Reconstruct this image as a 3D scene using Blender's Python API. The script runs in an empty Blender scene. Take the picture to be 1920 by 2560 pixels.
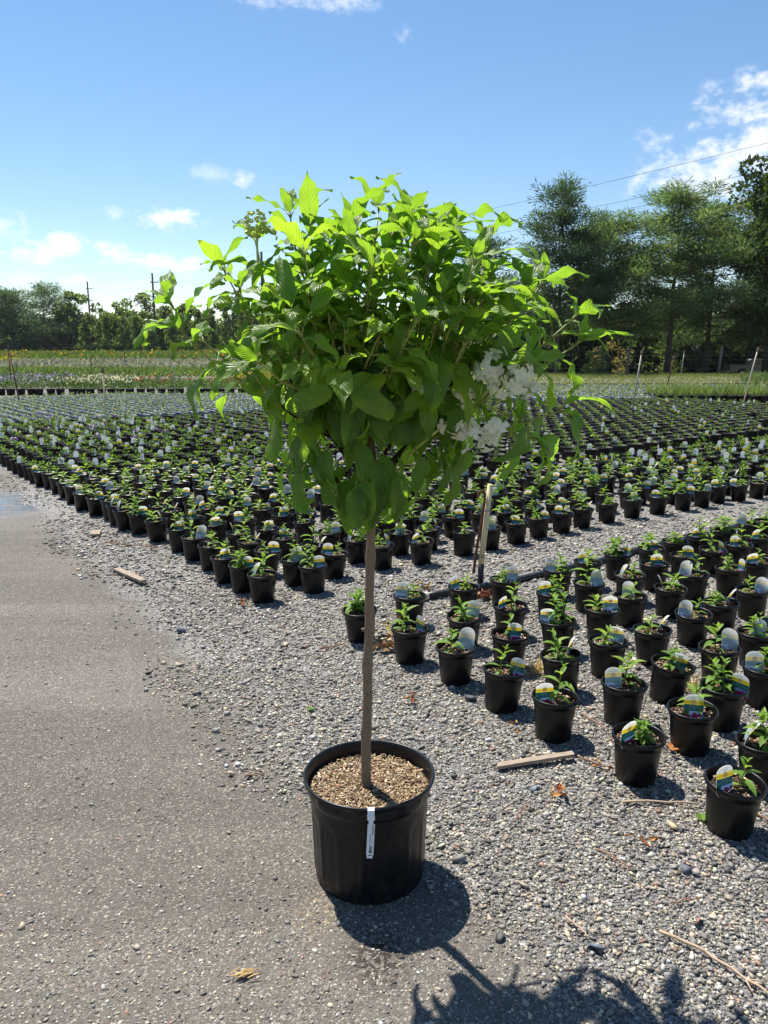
import bpy, math, random
import numpy as np
from mathutils import Vector, Matrix, Euler

R = math.radians
rng = np.random.default_rng(7)
random.seed(11)
scn = bpy.context.scene
COL = scn.collection

# ------------------------------------------------------------------ camera
cam_d = bpy.data.cameras.new('camera')
cam = bpy.data.objects.new('camera', cam_d)
COL.objects.link(cam)
cam.location = (0, 0, 1.45)
cam.rotation_euler = (R(90 - 11.81), 0, 0)
cam_d.sensor_fit = 'VERTICAL'
cam_d.sensor_height = 24.0
cam_d.lens = 24.0 * 1923 / 2560
cam_d.clip_start = 0.05
cam_d.clip_end = 3000
scn.camera = cam
scn.render.resolution_x, scn.render.resolution_y = 768, 1024

# ------------------------------------------------------------------ light
SUN_EL = 61.8
SUN_DIR = Vector((-0.56, 0.83, 0)).normalized() * math.cos(R(SUN_EL)) + Vector((0, 0, math.sin(R(SUN_EL))))
sun_d = bpy.data.lights.new('sun', 'SUN')
sun_d.energy = 5.0
sun_d.angle = R(0.53)
sun_d.color = (1.0, 0.95, 0.87)
sun = bpy.data.objects.new('sun', sun_d)
COL.objects.link(sun)
sun.rotation_euler = SUN_DIR.to_track_quat('Z', 'Y').to_euler()
sun.location = (-20, 30, 60)

vs = scn.view_settings
vs.view_transform = 'Standard'
vs.look = 'None'
vs.gamma = 1.0
vs.exposure = 0.84
vs.use_curve_mapping = False
scn.cycles.max_bounces = 8
scn.cycles.diffuse_bounces = 7
scn.cycles.glossy_bounces = 3
scn.cycles.transmission_bounces = 4
scn.cycles.caustics_reflective = False
scn.cycles.caustics_refractive = False
scn.cycles.sample_clamp_indirect = 6.0
scn.cycles.transparent_max_bounces = 8
scn.cycles.use_denoising = True

world = bpy.data.worlds.new('World')
scn.world = world
world.use_nodes = True
world.cycles.sampling_method = 'MANUAL'
world.cycles.sample_map_resolution = 256


class NT:
    """small node-tree helper"""
    def __init__(s, tree):
        s.t = tree
        s.n = tree.nodes
        s.l = tree.links

    def node(s, kind, **kw):
        n = s.n.new(kind)
        for k, v in kw.items():
            setattr(n, k, v)
        return n

    def put(s, sock, v):
        if isinstance(v, bpy.types.NodeSocket):
            s.l.new(v, sock)
        elif v is not None:
            sock.default_value = v

    def math(s, op, a, b=None, c=None, clamp=False):
        n = s.node('ShaderNodeMath', operation=op, use_clamp=clamp)
        s.put(n.inputs[0], a)
        if b is not None:
            s.put(n.inputs[1], b)
        if c is not None:
            s.put(n.inputs[2], c)
        return n.outputs[0]

    def mix(s, fac, a, b, blend='MIX'):
        n = s.node('ShaderNodeMix', data_type='RGBA', blend_type=blend)
        s.put(n.inputs[0], fac)
        s.put(n.inputs[6], a if isinstance(a, bpy.types.NodeSocket) else (*a, 1) if len(a) == 3 else a)
        s.put(n.inputs[7], b if isinstance(b, bpy.types.NodeSocket) else (*b, 1) if len(b) == 3 else b)
        return n.outputs[2]

    def ramp(s, fac, stops, interp='LINEAR'):
        n = s.node('ShaderNodeValToRGB')
        n.color_ramp.interpolation = interp
        e = n.color_ramp.elements
        while len(e) < len(stops):
            e.new(0.5)
        for el, (p, c) in zip(e, stops):
            el.position = p
            el.color = (*c, 1) if len(c) == 3 else c
        s.put(n.inputs[0], fac)
        return n.outputs[0]

    def smooth(s, v, a, b):
        n = s.node('ShaderNodeMapRange', interpolation_type='SMOOTHSTEP')
        s.put(n.inputs[0], v)
        n.inputs[1].default_value = a
        n.inputs[2].default_value = b
        return n.outputs[0]

    def noise(s, vec, scale, detail=3, rough=0.55, dist=0.0):
        n = s.node('ShaderNodeTexNoise')
        s.put(n.inputs['Vector'], vec)
        n.inputs['Scale'].default_value = scale
        n.inputs['Detail'].default_value = detail
        n.inputs['Roughness'].default_value = rough
        n.inputs['Distortion'].default_value = dist
        return n.outputs['Fac']


# sky: Nishita, with small fair-weather clouds
w = NT(world.node_tree)
w.n.clear()
sky = w.node('ShaderNodeTexSky', sky_type='NISHITA')
sky.sun_disc = False
sky.sun_elevation = R(SUN_EL)
sky.sun_rotation = math.atan2(SUN_DIR.x, SUN_DIR.y)
sky.air_density = 1.0
sky.dust_density = 0.05
sky.ozone_density = 1.2
bg = w.node('ShaderNodeBackground')
bg.inputs[1].default_value = 0.083
hsv = w.node('ShaderNodeHueSaturation')
hsv.inputs['Saturation'].default_value = 1.15
w.l.new(sky.outputs[0], hsv.inputs['Color'])
w.l.new(hsv.outputs[0], bg.inputs[0])
tc = w.node('ShaderNodeTexCoord')
sep = w.node('ShaderNodeSeparateXYZ')
w.l.new(tc.outputs['Generated'], sep.inputs[0])
az = w.math('MULTIPLY', w.math('ARCTAN2', sep.outputs[0], sep.outputs[1]), 57.2958)
el = w.math('MULTIPLY', w.math('ARCSINE', sep.outputs[2]), 57.2958)
mp = w.node('ShaderNodeMapping')
mp.inputs['Scale'].default_value = (1, 1, 1.6)
w.l.new(tc.outputs['Generated'], mp.inputs[0])
n1 = w.noise(mp.outputs[0], 28, 7, 0.6, 0.3)
n2 = w.noise(mp.outputs[0], 85, 5, 0.55, 0.2)
nz = w.math('ADD', w.math('MULTIPLY', n1, 0.68), w.math('MULTIPLY', n2, 0.32))
# azimuth, elevation, half-width, half-height (degrees), strength
CLOUDS = [(-22.6, 6.3, 2.3, 0.75, 1.0), (-21.4, 6.9, 1.4, 0.7, 1.0), (-18.9, 6.4, 1.7, 0.65, 0.95), (-15.4, 5.8, 2.3, 0.7, 1.0),
          (-14.9, 8.7, 2.4, 0.7, 0.95), (-9.8, 11.4, 0.8, 0.5, 0.7), (-11.9, 11.6, 1.5, 0.5, 0.35), (-25.3, 7.7, 1.5, 0.9, 0.6),
          (-21.0, 4.7, 1.0, 0.45, 0.6), (-24.9, 4.5, 1.3, 0.7, 0.6), (-18.4, 8.9, 0.7, 0.4, 0.4), (1.5, 20.1, 0.6, 0.5, 0.4),
          (24.6, 16.0, 2.0, 0.9, 0.85), (24.5, 12.6, 5.6, 2.8, 0.9), (21.4, 11.0, 4.2, 1.3, 0.8), (26.5, 11.5, 5.0, 2.8, 1.0),
          (-4.5, 22.0, 4.5, 0.8, 0.55), (-17.5, 4.4, 4.0, 0.4, 0.25), (33, 17, 5, 2, .8), (-36, 8, 6, 2, .9), (48, 9, 7, 2, .9), (-55, 14, 6, 3, .8)]
dens = None
for a, e, ra, re, st in CLOUDS:
    dx = w.math('DIVIDE', w.math('SUBTRACT', az, a), ra)
    dy = w.math('DIVIDE', w.math('SUBTRACT', el, e), re)
    d = w.math('SQRT', w.math('ADD', w.math('MULTIPLY', dx, dx), w.math('MULTIPLY', dy, dy)))
    v = w.math('ADD', w.math('MULTIPLY', w.math('SUBTRACT', 1.0, d), 0.75), w.math('MULTIPLY', w.math('SUBTRACT', nz, 0.465), 4.4))
    v = w.math('MULTIPLY', w.smooth(v, -0.1, 1.1), st)
    # no cloud far from its own centre
    v = w.math('MULTIPLY', v, w.smooth(d, 1.9, 0.9))
    dens = v if dens is None else w.math('MAXIMUM', dens, v)
n3 = w.noise(mp.outputs[0], 7, 7, 0.62)
hi = w.math('MULTIPLY', w.smooth(n3, 0.62, 0.8), 0.5)
hi = w.math('MULTIPLY', hi, w.smooth(el, 22, 32))
dens = w.math('MAXIMUM', dens, hi)
veil = w.math('MULTIPLY', w.smooth(el, 10, 0), 0.05)
dens = w.math('MAXIMUM', dens, veil)
cbg = w.node('ShaderNodeBackground')
cbg.inputs[0].default_value = (0.93, 0.96, 1.0, 1)
cbg.inputs[1].default_value = 0.68
mx = w.node('ShaderNodeMixShader')
w.l.new(dens, mx.inputs[0])
w.l.new(bg.outputs[0], mx.inputs[1])
w.l.new(cbg.outputs[0], mx.inputs[2])
wo = w.node('ShaderNodeOutputWorld')
w.l.new(mx.outputs[0], wo.inputs[0])

# ------------------------------------------------------------------ materials
MAT = {}


def mat(name):
    m = bpy.data.materials.new(name)
    m.use_nodes = True
    t = NT(m.node_tree)
    t.n.clear()
    t.out = t.node('ShaderNodeOutputMaterial')
    MAT[name] = m
    return m, t


def pbsdf(t, col, rough=0.6, spec=0.4, metal=0.0):
    b = t.node('ShaderNodeBsdfPrincipled')
    t.put(b.inputs['Base Color'], col if isinstance(col, bpy.types.NodeSocket) else (*col, 1))
    t.put(b.inputs['Roughness'], rough)
    t.put(b.inputs['Specular IOR Level'], spec)
    b.inputs['Metallic'].default_value = metal
    return b


def bump(t, h, strength=0.4, dist=0.01):
    b = t.node('ShaderNodeBump')
    b.inputs['Strength'].default_value = strength
    b.inputs['Distance'].default_value = dist
    t.put(b.inputs['Height'], h)
    return b.outputs[0]


def simple(name, col, rough=0.6, spec=0.4, metal=0.0, var=0.0, scale=20.0, bmp=0.0, dark=None):
    m, t = mat(name)
    c = col
    tcn = t.node('ShaderNodeTexCoord').outputs['Object']
    nrm = None
    if var or bmp:
        nf = t.noise(tcn, scale, 5, 0.6)
    if var:
        lo = dark if dark else tuple(x * (1 - var) for x in col)
        hi = tuple(min(1, x * (1 + var)) for x in col)
        c = t.ramp(nf, [(0.3, lo), (0.7, hi)])
    b = pbsdf(t, c, rough, spec, metal)
    if bmp:
        t.l.new(bump(t, nf, bmp, 0.004), b.inputs['Normal'])
    t.l.new(b.outputs[0], t.out.inputs[0])
    return m


def attr_foliage(name, transl=0.35, rough=0.55, spec=0.3, tint=(1.5, 1.35, 0.55)):
    """leaf material coloured by the mesh's own per-leaf colours"""
    m, t = mat(name)
    a = t.node('ShaderNodeAttribute', attribute_name='col').outputs['Color']
    b = pbsdf(t, a, rough, spec)
    tr = t.node('ShaderNodeBsdfTranslucent')
    t.l.new(t.mix(1.0, a, tint, 'MULTIPLY'), tr.inputs[0])
    x = t.node('ShaderNodeMixShader')
    x.inputs[0].default_value = transl
    t.l.new(b.outputs[0], x.inputs[1])
    t.l.new(tr.outputs[0], x.inputs[2])
    t.l.new(x.outputs[0], t.out.inputs[0])
    return m


def attr_solid(name, rough=0.75, spec=0.3):
    m, t = mat(name)
    a = t.node('ShaderNodeAttribute', attribute_name='col').outputs['Color']
    tcn = t.node('ShaderNodeTexCoord').outputs['Object']
    nf = t.noise(tcn, 160, 3)
    a = t.mix(0.35, a, t.ramp(nf, [(0.3, (0.25, 0.25, 0.25)), (0.7, (1, 1, 1))]), 'MULTIPLY')
    b = pbsdf(t, a, rough, spec)
    t.l.new(b.outputs[0], t.out.inputs[0])
    return m


def ground_mat():
    m, t = mat('ground')
    P = t.node('ShaderNodeNewGeometry').outputs['Position']
    sp = t.node('ShaderNodeSeparateXYZ')
    t.l.new(P, sp.inputs[0])
    X, Y = sp.outputs[0], sp.outputs[1]
    # distance right of the edge between the packed road and the loose gravel
    edge = t.math('ADD', X, t.math('MULTIPLY', t.math('SUBTRACT', Y, 1.95), 0.635))
    edge = t.math('SUBTRACT', edge, t.math('MULTIPLY', t.smooth(Y, 2.5, 1.8), 0.15))
    wob = t.math('MULTIPLY', t.math('SUBTRACT', t.noise(P, 2.2, 5, 0.65), 0.5), 0.5)
    fine = t.math('MULTIPLY', t.math('SUBTRACT', t.noise(P, 22, 4, 0.7), 0.5), 0.35)
    e = t.math('ADD', t.math('ADD', edge, wob), fine)
    mask = t.smooth(e, -0.10, 0.14)
    # loose gravel: cells of grey, blue-grey, tan and cream stone
    def cells(scale):
        v = t.node('ShaderNodeTexVoronoi')
        v.inputs['Scale'].default_value = scale
        t.l.new(P, v.inputs['Vector'])
        return v
    v1, v2 = cells(95), cells(190)
    sx = t.node('ShaderNodeSeparateColor')
    t.l.new(v1.outputs['Color'], sx.inputs[0])
    sy = t.node('ShaderNodeSeparateColor')
    t.l.new(v2.outputs['Color'], sy.inputs[0])
    pal = [(0.0, (0.06, 0.058, 0.056)), (0.22, (0.13, 0.13, 0.132)), (0.45, (0.20, 0.202, 0.205)), (0.66, (0.27, 0.26, 0.24)), (0.80, (0.36, 0.325, 0.27)), (0.93, (0.48, 0.44, 0.37)), (1.0, (0.60, 0.56, 0.49))]
    g1 = t.ramp(sx.outputs[0], pal)
    g2 = t.ramp(sy.outputs[0], pal)
    gc = t.mix(0.45, g1, g2)
    gap = t.smooth(v1.outputs['Distance'], 0.75, 0.45)
    gc = t.mix(t.math('MULTIPLY', t.math('SUBTRACT', 1.0, gap), 0.55), gc, (0.052, 0.046, 0.040))
    # packed road of stone dust
    v3 = cells(190)
    sz = t.node('ShaderNodeSeparateColor')
    t.l.new(v3.outputs['Color'], sz.inputs[0])
    big = t.noise(P, 0.9, 4, 0.6)
    dust = t.ramp(t.noise(P, 9, 6, 0.65), [(0.3, (0.098, 0.083, 0.068)), (0.7, (0.150, 0.130, 0.108))])
    dust = t.mix(t.smooth(big, 0.4, 0.62), dust, t.mix(0.5, dust, (0.125, 0.112, 0.10)))
    grit = t.ramp(sz.outputs[0], [(0.0, (0.05, 0.044, 0.038)), (0.6, (0.12, 0.106, 0.09)), (0.85, (0.17, 0.156, 0.138)), (1.0, (0.52, 0.48, 0.41))])
    dc = t.mix(0.55, dust, grit)
    mpr = t.node('ShaderNodeMapping')
    mpr.inputs['Rotation'].default_value = (0, 0, -math.atan2(0.803, -0.595))
    mpr.inputs['Scale'].default_value = (0.22, 2.1, 1)
    t.l.new(P, mpr.inputs[0])
    track = t.noise(mpr.outputs[0], 1.0, 4, 0.55)
    dc = t.mix(t.smooth(track, 0.38, 0.66), t.mix(0.30, dc, (0.085, 0.073, 0.060)), t.mix(0.16, dc, (0.27, 0.24, 0.20)))
    # damp stain by the puddle and soil drips round the big pot
    def spot(x, y, r0, r1):
        dx = t.math('SUBTRACT', X, x)
        dy = t.math('SUBTRACT', Y, y)
        d = t.math('SQRT', t.math('ADD', t.math('MULTIPLY', dx, dx), t.math('MULTIPLY', dy, dy)))
        d = t.math('ADD', d, t.math('MULTIPLY', wob, 0.8))
        return t.smooth(d, r1, r0)
    damp = spot(-3.85, 7.2, 0.55, 1.5)
    wet = t.math('MULTIPLY', spot(-3.9, 7.25, 0.35, 1.05), t.smooth(t.noise(P, 7, 6, 0.7), 0.36, 0.56))
    dc = t.mix(t.math('MULTIPLY', damp, 0.45), dc, (0.055, 0.05, 0.047))
    sd = t.math('MULTIPLY', spot(-0.02, 1.62, 0.02, 0.16), t.smooth(t.noise(P, 60, 3), 0.42, 0.55))
    dc = t.mix(sd, dc, (0.035, 0.026, 0.02))
    straw = t.math('MULTIPLY', spot(-0.15, 1.78, 0.05, 0.15), t.smooth(t.noise(P, 90, 3), 0.5, 0.62))
    dc = t.mix(t.math('MULTIPLY', straw, 0.6), dc, (0.36, 0.27, 0.15))
    col = t.mix(mask, dc, gc)
    # field soil and turf beyond the nursery beds
    far = t.smooth(Y, 44, 60)
    field = t.ramp(t.noise(P, 0.5, 6, 0.7), [(0.3, (0.075, 0.10, 0.032)), (0.7, (0.13, 0.15, 0.05))])
    col = t.mix(far, col, field)
    # pinkish dry path strips
    b = pbsdf(t, col, 0.85, 0.25)
    rough = t.math('SUBTRACT', t.math('SUBTRACT', 0.86, t.math('MULTIPLY', damp, 0.25)), t.math('MULTIPLY', wet, 0.5))
    t.l.new(rough, b.inputs['Roughness'])
    t.l.new(t.math('ADD', 0.25, t.math('MULTIPLY', wet, 0.6)), b.inputs['Specular IOR Level'])
    dryf = t.math('SUBTRACT', 1.0, t.math('MULTIPLY', wet, 0.92))
    hg = t.math('ADD', t.math('MULTIPLY', v1.outputs['Distance'], -1.0), t.math('MULTIPLY', v2.outputs['Distance'], -0.5))
    hd = t.math('ADD', t.math('MULTIPLY', v3.outputs['Distance'], -0.35), t.math('MULTIPLY', t.noise(P, 60, 5, 0.7), 0.6))
    hh = t.node('ShaderNodeMix', data_type='FLOAT')
    t.l.new(mask, hh.inputs[0]); t.l.new(t.math('MULTIPLY', hd, dryf), hh.inputs[2]); t.l.new(hg, hh.inputs[3])
    t.l.new(bump(t, hh.outputs[0], 0.9, 0.008), b.inputs['Normal'])
    t.l.new(b.outputs[0], t.out.inputs[0])
    return m


def plastic_mat(name, base, rough, dust=0.25):
    m, t = mat(name)
    tcn = t.node('ShaderNodeTexCoord').outputs['Object']
    sp = t.node('ShaderNodeSeparateXYZ')
    t.l.new(tcn, sp.inputs[0])
    nf = t.noise(tcn, 35, 6, 0.7)
    low = t.smooth(sp.outputs[2], 0.12, 0.0)
    d = t.math('MULTIPLY', t.math('ADD', t.math('MULTIPLY', low, 0.8), 0.25), t.smooth(nf, 0.42, 0.75))
    c = t.mix(t.math('MULTIPLY', d, dust), base, (0.16, 0.145, 0.125))
    rr = t.math('ADD', rough, t.math('MULTIPLY', d, 0.3))
    b = pbsdf(t, c, rr, 0.28)
    t.l.new(bump(t, t.noise(tcn, 420, 2), 0.08, 0.001), b.inputs['Normal'])
    t.l.new(b.outputs[0], t.out.inputs[0])
    return m


def leaf_mat(name, top, under, trans, tw):
    """big hydrangea leaf: raised side veins, paler underside, sun shining through"""
    m, t = mat(name)
    uv = t.node('ShaderNodeUVMap', uv_map='uv').outputs[0]
    sp = t.node('ShaderNodeSeparateXYZ')
    t.l.new(uv, sp.inputs[0])
    ax = t.math('ABSOLUTE', t.math('SUBTRACT', sp.outputs[0], 0.5))
    q = t.math('SUBTRACT', sp.outputs[1], t.math('MULTIPLY', ax, 0.62))
    f = t.math('PINGPONG', t.math('MULTIPLY', q, 9.0), 0.5)
    vein = t.math('MAXIMUM', t.smooth(f, 0.10, 0.0), t.smooth(ax, 0.035, 0.0))
    info = t.node('ShaderNodeObjectInfo').outputs['Random']
    nv = t.noise(uv, 6, 3)
    hue = t.ramp(info, [(0.0, (0.78, 0.86, 0.8)), (0.5, (1, 1, 1)), (1.0, (1.28, 1.16, 0.9))])
    c = t.mix(1.0, t.mix(t.math('MULTIPLY', nv, 0.4), top, tuple(x * 0.75 for x in top)), hue, 'MULTIPLY')
    c = t.mix(t.math('MULTIPLY', vein, 0.32), c, tuple(min(1, x * 1.9 + 0.02) for x in top))
    bf = t.node('ShaderNodeNewGeometry').outputs['Backfacing']
    cc = t.mix(bf, c, under)
    b = pbsdf(t, cc, 0.42, 0.45)
    h = t.math('ADD', t.math('MULTIPLY', f, 1.0), t.math('MULTIPLY', t.noise(uv, 28, 3), 0.25))
    nb = bump(t, h, 0.45, 0.006)
    t.l.new(nb, b.inputs['Normal'])
    tr = t.node('ShaderNodeBsdfTranslucent')
    tcx = t.mix(t.math('MULTIPLY', vein, 0.5), t.mix(1.0, trans, hue, 'MULTIPLY'), tuple(x * 0.55 for x in trans))
    t.l.new(tcx, tr.inputs[0])
    t.l.new(nb, tr.inputs['Normal'])
    x = t.node('ShaderNodeMixShader')
    x.inputs[0].default_value = tw
    t.l.new(b.outputs[0], x.inputs[1])
    t.l.new(tr.outputs[0], x.inputs[2])
    t.l.new(x.outputs[0], t.out.inputs[0])
    return m


def wood_mat(name, a, b_, scale=(40, 3, 40), rough=0.8):
    m, t = mat(name)
    tcn = t.node('ShaderNodeTexCoord').outputs['Object']
    mpn = t.node('ShaderNodeMapping')
    mpn.inputs['Scale'].default_value = scale
    t.l.new(tcn, mpn.inputs[0])
    nf = t.noise(mpn.outputs[0], 6, 6, 0.65)
    c = t.ramp(nf, [(0.3, a), (0.7, b_)])
    b = pbsdf(t, c, rough, 0.2)
    t.l.new(bump(t, nf, 0.5, 0.004), b.inputs['Normal'])
    t.l.new(b.outputs[0], t.out.inputs[0])
    return m


ground_mat()
attr_solid('stone', 0.7, 0.35)
attr_solid('chips', 0.85, 0.15)
attr_solid('petal_far', 0.7, 0.2)
attr_foliage('foliage', 0.45, tint=(2.0, 1.8, 0.6))
attr_foliage('bed_leaf', 0.30, 0.6, 0.25, (1.35, 1.3, 0.7))
attr_foliage('far_card', 0.42, 0.45, 0.4, (1, 1, 1))
attr_foliage('needles', 0.44, 0.6, 0.25, (1.7, 1.6, 0.8))
plastic_mat('pot_plastic', (0.0035, 0.0038, 0.0044), 0.33, 0.10)
plastic_mat('far_pot_plastic', (0.0035, 0.0038, 0.0044), 0.58, 0.08)
plastic_mat('big_pot_plastic', (0.0055, 0.0068, 0.0090), 0.30, 0.10)
simple('tray_plastic_sky_tint', (0.20, 0.25, 0.33), 0.4, 0.5, var=0.2)  # sky reflecting on dark plastic, painted in as a blue-grey base colour
simple('soil', (0.035, 0.024, 0.017), 0.95, 0.1, var=0.5, scale=90, bmp=0.8)
simple('mulch_base', (0.10, 0.065, 0.035), 0.95, 0.1, var=0.5, scale=70, bmp=0.8)
def card(name, col, tw=0.5):
    """thin printed plastic card that lets some sun through"""
    m, t = mat(name)
    b = pbsdf(t, col, 0.42, 0.4)
    tr = t.node('ShaderNodeBsdfTranslucent')
    tr.inputs[0].default_value = (*col, 1)
    x = t.node('ShaderNodeMixShader')
    x.inputs[0].default_value = tw
    t.l.new(b.outputs[0], x.inputs[1]); t.l.new(tr.outputs[0], x.inputs[2])
    t.l.new(x.outputs[0], t.out.inputs[0])


card('tag_white', (0.86, 0.87, 0.87), 0.62)
card('tag_back_top', (0.86, 0.84, 0.78), 0.6)
card('tag_back_low', (0.80, 0.86, 0.89), 0.6)
card('tag_yellow', (0.92, 0.70, 0.02), 0.6)
card('tag_green', (0.008, 0.11, 0.11), 0.3)
card('tag_blue', (0.26, 0.40, 0.66), 0.35)
card('tag_leafgreen', (0.04, 0.12, 0.03), 0.3)
card('tag_magenta', (0.55, 0.02, 0.14), 0.35)
card('tag_ink', (0.20, 0.20, 0.16), 0.2)
card('tag_backink', (0.42, 0.46, 0.48), 0.3)
card('tag_cream', (0.88, 0.84, 0.48))
simple('label_ink', (0.04, 0.05, 0.06), 0.5, 0.3)
simple('label_white', (0.74, 0.78, 0.82), 0.4, 0.45)
leaf_mat('leaf_mature', (0.070, 0.150, 0.028), (0.16, 0.25, 0.10), (0.34, 0.60, 0.035), 0.54)
leaf_mat('leaf_young', (0.120, 0.230, 0.032), (0.21, 0.31, 0.10), (0.37, 0.60, 0.035), 0.54)
wood_mat('trunk_bark', (0.14, 0.095, 0.060), (0.30, 0.215, 0.145), (60, 60, 12))
simple('branch_bark', (0.055, 0.028, 0.018), 0.8, 0.2, var=0.4, scale=60, bmp=0.4)
simple('green_shoot', (0.26, 0.27, 0.075), 0.5, 0.35, var=0.25, scale=40)
m, t = mat('petal')
b = pbsdf(t, (0.85, 0.84, 0.74), 0.6, 0.2)
tr = t.node('ShaderNodeBsdfTranslucent'); tr.inputs[0].default_value = (0.85, 0.85, 0.68, 1)
x = t.node('ShaderNodeMixShader'); x.inputs[0].default_value = 0.5
t.l.new(b.outputs[0], x.inputs[1]); t.l.new(tr.outputs[0], x.inputs[2]); t.l.new(x.outputs[0], t.out.inputs[0])
simple('bud', (0.40, 0.48, 0.10), 0.6, 0.3, var=0.2)
wood_mat('weathered_wood', (0.16, 0.12, 0.09), (0.42, 0.34, 0.26), (4, 60, 60))
wood_mat('twig', (0.16, 0.085, 0.055), (0.36, 0.22, 0.15), (40, 40, 40))
wood_mat('pale_twig', (0.32, 0.22, 0.15), (0.52, 0.40, 0.28), (40, 40, 40))
wood_mat('stake_wood', (0.50, 0.40, 0.22), (0.74, 0.64, 0.42), (50, 50, 8))
simple('rust', (0.13, 0.055, 0.028), 0.85, 0.2, var=0.5, scale=90, bmp=0.4)
simple('black_pipe', (0.025, 0.028, 0.032), 0.45, 0.4, var=0.3)
simple('pipe_cap', (0.62, 0.55, 0.42), 0.5, 0.4, var=0.1)
simple('pvc_grey', (0.42, 0.38, 0.32), 0.5, 0.4, var=0.2, scale=8)
simple('brass', (0.14, 0.085, 0.04), 0.5, 0.5, var=0.3)
wood_mat('pole_wood', (0.035, 0.03, 0.028), (0.09, 0.075, 0.065), (8, 8, 2))
wood_mat('post_wood', (0.10, 0.095, 0.085), (0.22, 0.20, 0.17), (8, 8, 1))
wood_mat('pine_bark', (0.035, 0.027, 0.022), (0.095, 0.075, 0.06), (6, 6, 1.2))
simple('wire', (0.05, 0.05, 0.055), 0.6, 0.3)
simple('fence_wire', (0.16, 0.16, 0.15), 0.6, 0.3)
simple('dry_leaf', (0.35, 0.13, 0.035), 0.8, 0.2, var=0.5, scale=60)
simple('fabric', (0.05, 0.06, 0.08), 0.30, 0.5, var=0.3, scale=3)
simple('gravel_path', (0.30, 0.25, 0.21), 0.9, 0.2, var=0.25, scale=1.5)
simple('truck_paint', (0.30, 0.31, 0.33), 0.3, 0.5)
simple('truck_trim', (0.80, 0.82, 0.85), 0.35, 0.5)
simple('chrome', (0.75, 0.77, 0.8), 0.2, 0.5, 0.9)
simple('truck_glass', (0.02, 0.03, 0.04), 0.05, 0.6)
simple('rubber', (0.015, 0.015, 0.015), 0.8, 0.2)
simple('lamp_red', (0.35, 0.02, 0.02), 0.2, 0.5)
m, t = mat('water')
b = pbsdf(t, (0.05, 0.047, 0.044), 0.06, 0.5)
Pn = t.node('ShaderNodeNewGeometry').outputs['Position']
rg = t.ramp(t.noise(Pn, 5, 5, 0.7), [(0.42, (0.04,) * 3), (0.62, (0.45,) * 3)])
t.l.new(rg, b.inputs['Roughness'])
t.l.new(b.outputs[0], t.out.inputs[0])


# ------------------------------------------------------------------ mesh helpers
class MB:
    def __init__(s):
        s.v, s.f, s.m, s.uv, s.c = [], [], [], {}, []

    def add(s, verts, faces, mi=0, col=None):
        o = len(s.v)
        s.v += [tuple(p) for p in verts]
        s.f += [tuple(i + o for i in f) for f in faces]
        s.m += [mi] * len(faces)
        if col is not None:
            s.c += [col] * len(verts)
        return o

    def box(s, c, size, rot=None, mi=0, taper=1.0, col=None):
        sx, sy, sz = (k / 2 for k in size)
        P = []
        for z in (-1, 1):
            k = taper if z > 0 else 1.0
            P += [Vector((-sx * k, -sy * k, z * sz)), Vector((sx * k, -sy * k, z * sz)), Vector((sx * k, sy * k, z * sz)), Vector((-sx * k, sy * k, z * sz))]
        if rot is not None:
            P = [rot @ p for p in P]
        P = [p + Vector(c) for p in P]
        s.add(P, [(3, 2, 1, 0), (4, 5, 6, 7), (0, 1, 5, 4), (1, 2, 6, 5), (2, 3, 7, 6), (3, 0, 4, 7)], mi, col)

    def tube(s, pts, rad, n=8, mi=0, caps=True, col=None):
        pts = [Vector(p) for p in pts]
        if not hasattr(rad, '__len__'):
            rad = [rad] * len(pts)
        rings = []
        up = Vector((0.13, 0.37, 0.92))
        for i, p in enumerate(pts):
            d = (pts[min(i + 1, len(pts) - 1)] - pts[max(i - 1, 0)])
            d = d.normalized() if d.length > 1e-9 else Vector((0, 0, 1))
            if abs(d.dot(up)) > 0.97:
                up = Vector((1, 0.2, 0))
            a = d.cross(up).normalized()
            up = a.cross(d).normalized()
            rings.append([p + (a * math.cos(2 * math.pi * k / n) + up * math.sin(2 * math.pi * k / n)) * rad[i] for k in range(n)])
        V = [q for r_ in rings for q in r_]
        F = []
        for i in range(len(pts) - 1):
            for k in range(n):
                F.append((i * n + k, i * n + (k + 1) % n, (i + 1) * n + (k + 1) % n, (i + 1) * n + k))
        if caps:
            F.append(tuple(range(n - 1, -1, -1)))
            F.append(tuple((len(pts) - 1) * n + k for k in range(n)))
        s.add(V, F, mi, col)

    def lathe(s, prof, n=24, mi=0, c=(0, 0, 0), close_bottom=False, radf=None):
        V, F = [], []
        for j, (r_, z) in enumerate(prof):
            for k in range(n):
                a = 2 * math.pi * k / n
                rr = r_ + (radf(a, z, j) if radf else 0)
                V.append((c[0] + rr * math.cos(a), c[1] + rr * math.sin(a), c[2] + z))
        for j in range(len(prof) - 1):
            for k in range(n):
                F.append((j * n + k, j * n + (k + 1) % n, (j + 1) * n + (k + 1) % n, (j + 1) * n + k))
        if close_bottom:
            F.append(tuple(range(n - 1, -1, -1)))
        s.add(V, F, mi)

    def mesh(s, name, mats, smooth=False):
        me = bpy.data.meshes.new(name)
        me.from_pydata(s.v, [], s.f)
        for k in (mats if isinstance(mats, (list, tuple)) else [mats]):
            me.materials.append(MAT[k])
        if any(s.m):
            me.polygons.foreach_set('material_index', s.m)
        if smooth:
            me.polygons.foreach_set('use_smooth', [True] * len(s.f))
        if s.c:
            a = me.color_attributes.new('col', 'FLOAT_COLOR', 'POINT')
            a.data.foreach_set('color', np.array([(*k, 1) for k in s.c], dtype=np.float32).ravel())
        me.update()
        return me

    def build(s, name, mats, parent=None, smooth=False):
        return link(name, s.mesh(name, mats, smooth), parent)


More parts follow.
